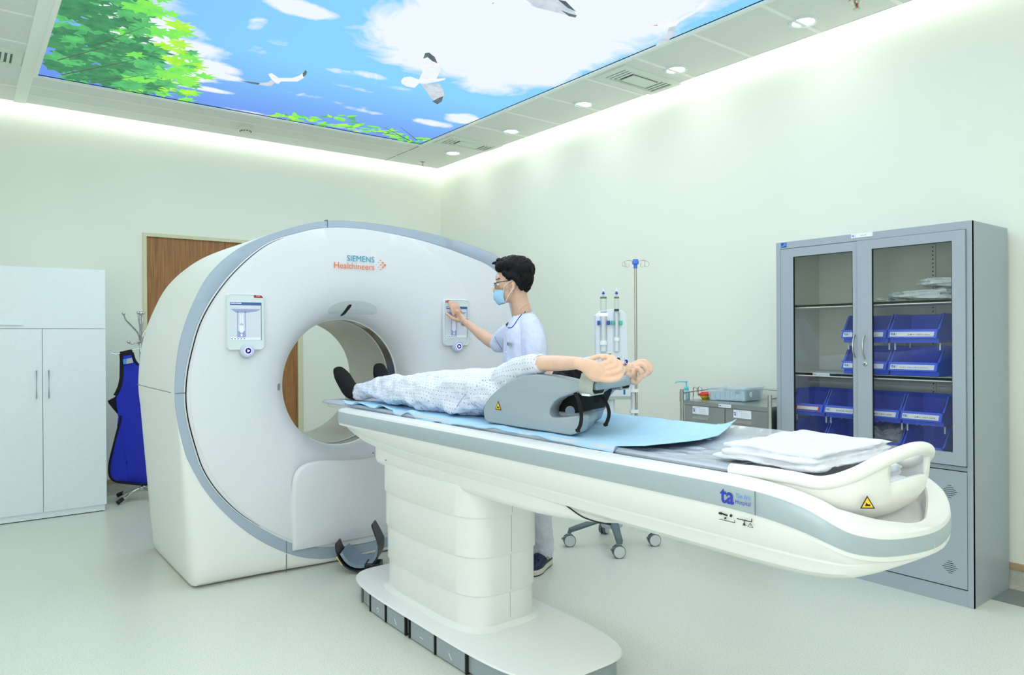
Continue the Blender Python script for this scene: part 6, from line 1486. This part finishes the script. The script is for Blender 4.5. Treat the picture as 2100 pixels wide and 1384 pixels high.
obj('eyebrow', eb_, M['hair'], op)
for sg_ in (-1, 1): obj('eye', eb(1021.5, 584, sg_*.033, (.009, .012, .006), 0, bmesh.new()), mat('eye_white', (225, 222, 216), .3), op); obj('pupil', eb(1019.5, 584, sg_*.033, (.005, .005, .005), 0, bmesh.new()), M['black'], op)
# glasses
gl = bmesh.new()
def lens(c, sg_): return [O(1014.5+2.2*abs(math.cos(a))*0+(1.6 if sg_ < 0 else 0)+1.6*(c*0), 586+5.5*math.sin(a), sg_*.031+.024*math.cos(a)) for a in [i*2*PI/24 for i in range(24)]]
gs = obj('glasses', tube(lens(0, -1), [(.0016, .0016)]*24, 6, gl, closed=True), M['black'], op)
gl = bmesh.new(); tube(lens(0, 1), .0016, 6, gl, closed=True)
limb([O(1013.5, 581, -.052), O(1016, 580.5, -.066), O(1026, 578, -.074), O(1044, 575.5, -.078), O(1050, 577, -.078)], [.0026, .0026, .0022, .002, .0018], gl, 8)
limb([O(1014, 581, .052), O(1016, 580.5, .066), O(1026, 578, .074), O(1048, 575.5, .078)], [.0026, .0026, .0022, .002], gl, 8); limb([O(1013, 585, -.008), O(1012.5, 584, 0), O(1013, 585, .008)], [.0015]*3, gl, 6)
limb([O(1014, 581, -.052), O(1013.4, 580.5, -.03), O(1014, 581.5, -.008)], [.0026]*3, gl, 8)
obj('frame', gl, M['black'], gs)
for sg_ in (-1, 1):
    b_ = bmesh.new(); cap(b_, ring(b_, lens(0, sg_))); obj('lens', b_, M['clear'], gs)
# face mask
mk = bmesh.new(); rs = []
for i in range(13):
    a = -1.32+2.64*i/12         # across the face from one cheek to the other
    row = []
    for j in range(9):
        b_ = j/8
        py_ = 594+32*b_+ (2.0*abs(a))*(1-b_)-3*abs(a)*b_*1.2
        rx_ = .064+.014*math.sin(PI*min(1, b_*1.05))-.020*b_**3; rz_ = .068-.010*b_
        c0 = O(1040, py_, 0); pl_ = .0018*(1 if j % 2 else -1)*(1 if 1 < j < 8 else 0)
        row.append(c0-rr_*(rx_+pl_)*math.cos(a)+aa*rz_*math.sin(a))
    rs.append(row)
v_ = [[mk.verts.new(p) for p in r__] for r__ in rs]
for a, b_ in zip(v_, v_[1:]): bridge(mk, a, b_, False)
fm = obj('face_mask', mk, M['mask'], op, angle=60); s_ = fm.modifiers.new('t', 'SOLIDIFY'); s_.thickness = .0025; s_.offset = 1
e_ = bmesh.new(); c_top, c_bot = v_ and rs[0][0], rs[0][-1]
limb([c_top, O(1034, 587, -.074), O(1044, 578, -.079), O(1051, 576, -.080)], [.0013]*4, e_, 6); limb([c_bot, O(1042, 607, -.074), O(1048, 598, -.079), O(1054, 590, -.080)], [.0013]*4, e_, 6)
obj('mask_elastic', e_, M['elastic'], fm)
# ---------------------------------------------------------------- tunic
tn = bmesh.new()
def tsect(px, py, c, ra, rb, n=28):
    cc = O(px, py, c); return [cc+rr_*ra*math.cos(2*PI*q/n)+aa*rb*math.sin(2*PI*q/n) for q in range(n)]
T = [(1075, 635, .01, .046, .060), (1073, 642, .01, .062, .080), (1072, 650, .01, .078, .115), (1073, 661, .01, .098, .155), (1075, 676, .005, .112, .182), (1076, 700, 0, .120, .188), (1077, 740, 0, .124, .185), (1078, 790, 0, .124, .182), (1079, 850, 0, .126, .188), (1080, 910, 0, .134, .200), (1081, 955, 0, .140, .205)]
rings_mesh([tsect(*q) for q in spline(T, 4)], bm=tn)
limb([O(1066, 672, .12), O(1048, 686, .19), at(1034, 694, 4.31), at(1024, 702, 4.345)], [.072, .068, .062, .060], tn)
limb([O(1086, 668, -.13), O(1096, 700, -.175), O(1099, 740, -.19), O(1098, 768, -.195)], [.066, .064, .062, .062], tn)
tun = fuse('tunic', tn, M['uniform'], op, voxel=.0065, smooth=5)
wrinkle(tun, .010, 9, 6, (1.4, 1.4, .7)); wrinkle(tun, .003, 30, 2)
# open the neck: remove the cap faces around the collar
bmx = bmesh.new(); bmx.from_mesh(tun.data)
nc = O(1068, 645, 0)
def in_neck(p):
    q = p-nc; u = q.dot(rr_); d = q.dot(aa); z = q.z
    # a sloping oval: low at the front (left), high at the nape
    zl = .012+.42*u if u < .06 else .037
    return (u/.085)**2+(d/.085)**2 < 1.0 and z > -.068+.64*(u+.07)
bmesh.ops.delete(bmx, geom=[f for f in bmx.faces if in_neck(f.calc_center_median())], context='FACES')
bmx.to_mesh(tun.data); bmx.free()
for p in tun.data.polygons: p.use_smooth = True
bpy.context.view_layer.update()
from mathutils.bvhtree import BVHTree
def bvh(o):
    b_ = bmesh.new(); b_.from_mesh(o.data); t_ = BVHTree.FromBMesh(b_); b_.free(); return t_
tb_ = bvh(tun)
def on_tunic(px, py, off=.002):
    d = (at(px, py, 1)-CAMP).normalized(); h_ = tb_.ray_cast(CAMP, d)
    return (h_[0]-d*off) if h_[0] else O(px, py, -.12)
def line_on(pts, r_, m_, name, n=6, off=.0015):
    P = [on_tunic(a, b_, off) for a, b_ in spline(pts, n)]
    return obj(name, tube(P, r_, 6), m_, op)
line_on([(1042, 671.5), (1047, 672), (1051, 670), (1056, 664), (1061, 656), (1067, 648), (1072, 643), (1078, 638.5)], .0026, M['piping'], 'collar_piping')
line_on([(1015, 690), (1018, 697), (1023, 706), (1029, 716)], .0012, M['piping'], 'sleeve_piping')
line_on([(1042, 673), (1040, 690), (1038, 710), (1037, 735), (1037, 760)], .0008, mat('seam_lilac', (190, 196, 222), .8), 'placket_seam')
line_on([(1069, 670), (1069, 690), (1070, 715), (1072, 735)], .0012, mat('seam_lilac', (190, 196, 222), .8), 'armhole_seam')
bd = on_tunic(1045, 706, .003); bx_v = (on_tunic(1051, 708, .003)-on_tunic(1038, 705, .003)).normalized()
bg = obj('name_badge', plate([(-.021, -.010), (.021, -.010), (.021, .010), (-.021, .010)], .002, bd-aa*.006, bx_v, (0, 0, 1)), mat('badge_green', (150, 170, 160), .35), op, smooth=False)
obj('badge_mark', plate([(-.019, -.006), (-.011, -.006), (-.011, .006), (-.019, .006)], .0026, bd-aa*.006, bx_v, (0, 0, 1)), M['blueink'], bg, smooth=False)
obj('badge_line', plate([(-.008, .0), (.018, .0), (.018, .0015), (-.008, .0015)], .0026, bd-aa*.006, bx_v, (0, 0, 1)), M['seam'], bg, smooth=False)
for px_, py_ in ((1040, 682), (1038, 722)):
    p = on_tunic(px_, py_, .001); obj('button', ball(p, (.004, .004, .004)), M['elastic'], op)
# fine chain at the neck
sk = bvh(skn)
def on_skin(px, py, off=.001):
    d = (at(px, py, 1)-CAMP).normalized(); h_ = sk.ray_cast(CAMP, d); return (h_[0]-d*off) if h_[0] else O(px, py, -.05)
obj('neck_chain', tube([on_skin(a, b_) for a, b_ in spline([(1067, 635), (1072, 630), (1077, 627), (1083, 624.5)], 4)], .0011, 6), M['gold'], op)
# bracelet on the raised wrist
Wt = (aty(948, 656, 3.86)-at(972, 674, 4.53)).normalized(); w1, w2 = frame(Wt); Wc = aty(953, 660, 3.845)
br = bmesh.new()
for q in range(20):
    a = 2*PI*q/20; p = Wc+w1*.0265*math.cos(a)+w2*.0275*math.sin(a); ball(p, .0048, br, 8, 6)
o_ = obj('bracelet', tube([Wc+w1*.0265*math.cos(a)+w2*.0275*math.sin(a) for a in [i*2*PI/24 for i in range(24)]], .0025, 6, br, closed=True), M['chrome'], op)
# ---------------------------------------------------------------- trousers and clogs
tr = bmesh.new()
rings_mesh([tsect(*q) for q in spline([(1081, 915, 0, .118, .175), (1082, 950, 0, .120, .178), (1083, 985, 0, .10, .165)], 3)], bm=tr)
limb([O(1084, 955, -.085), O(1098, 1010, -.07), O(1108, 1070, .0), O(1112, 1110, .04), O(1113, 1127, .04)], [.092, .080, .068, .064, .062], tr)
limb([O(1084, 955, .085), O(1092, 1010, .10), O(1094, 1060, .13), O(1094, 1105, .14)], [.092, .080, .068, .062], tr)
trs = fuse('trousers', tr, M['trouser'], op, voxel=.007, smooth=4); wrinkle(trs, .012, 11, 9, (1, 1, .5)); wrinkle(trs, .004, 30, 5)
def clog(heel, ang, name='clog'):
    H_ = Vector(heel); d = Vector((math.cos(ang), math.sin(ang), 0)); s_ = Vector((-d.y, d.x, 0))
    def P(a, b_, z): return H_+d*a+s_*b_+Vector((0, 0, z))
    half = [(0, .0), (.003, .022), (.02, .036), (.07, .040), (.13, .043), (.19, .052), (.235, .046), (.262, .028), (.272, 0)]
    out = spline(half, 4); out = out+[(a, -b_) for a, b_ in out[::-1][1:-1]]
    c0 = obj(name, rings_mesh([[P(a+(.13-a)*k, b_*(1-k), z) for a, b_ in out] for z, k in ((.034, .0), (.050, .02))]), M['clog'], op, angle=40)
    obj('sole', rings_mesh([[P(a+(.13-a)*k, b_*(1-k), z) for a, b_ in out] for z, k in ((.006, .0), (.010, -.01), (.018, .004), (.021, -.012), (.034, .0))]), M['sole'], c0, angle=30)
    obj('outsole', rings_mesh([[P(a+(.13-a)*k, b_*(1-k), z) for a, b_ in out] for z, k in ((0, .03), (.008, .0))]), M['black'], c0, angle=30)
    rs = []
    for a, hw, hz in ((.085, .038, .050), (.10, .042, .085), (.13, .045, .092), (.17, .050, .084), (.21, .051, .070), (.245, .040, .058), (.266, .018, .046)):
        rs.append([P(a, hw*math.cos(t), .040+(hz-.040)*max(0, math.sin(t))**.8) for t in [PI*q/14 for q in range(15)]]+[P(a, -hw*.5, .038), P(a, hw*.5, .038)])
    up_ = obj('upper', rings_mesh(rs), M['clog'], c0, angle=50)
    vh = bmesh.new()
    for i in range(3):
        for j in range(4):
            a = .165+.028*i; b_ = -.027+.018*j; zz = .041+(.088-.12*(a-.13)-.040+.0)*max(0, 1-(b_/.052)**2)**.5
            ball(P(a, b_, zz), (.0042, .0042, .0042), vh, 8, 6)
    obj('vent_hole', vh, M['black'], up_)
    obj('heel_strap', tube(spline([P(.115, .045, .062), P(.06, .046, .072), (P(.01, .03, .076)), P(-.006, 0, .077), P(.01, -.03, .076), P(.06, -.046, .072), P(.115, -.045, .062)], 5), [(.003, .009)]*31, 8), M['clog'], c0)
    obj('rivet', ball(P(.115, .047, .062), .007, ball(P(.115, -.047, .062), .007)), mat('rivet_tan', (196, 160, 140), .5), c0)
    return c0
clog((2.705, 3.175, .001), math.radians(206)); clog((2.66, 3.42, .001), math.radians(170))
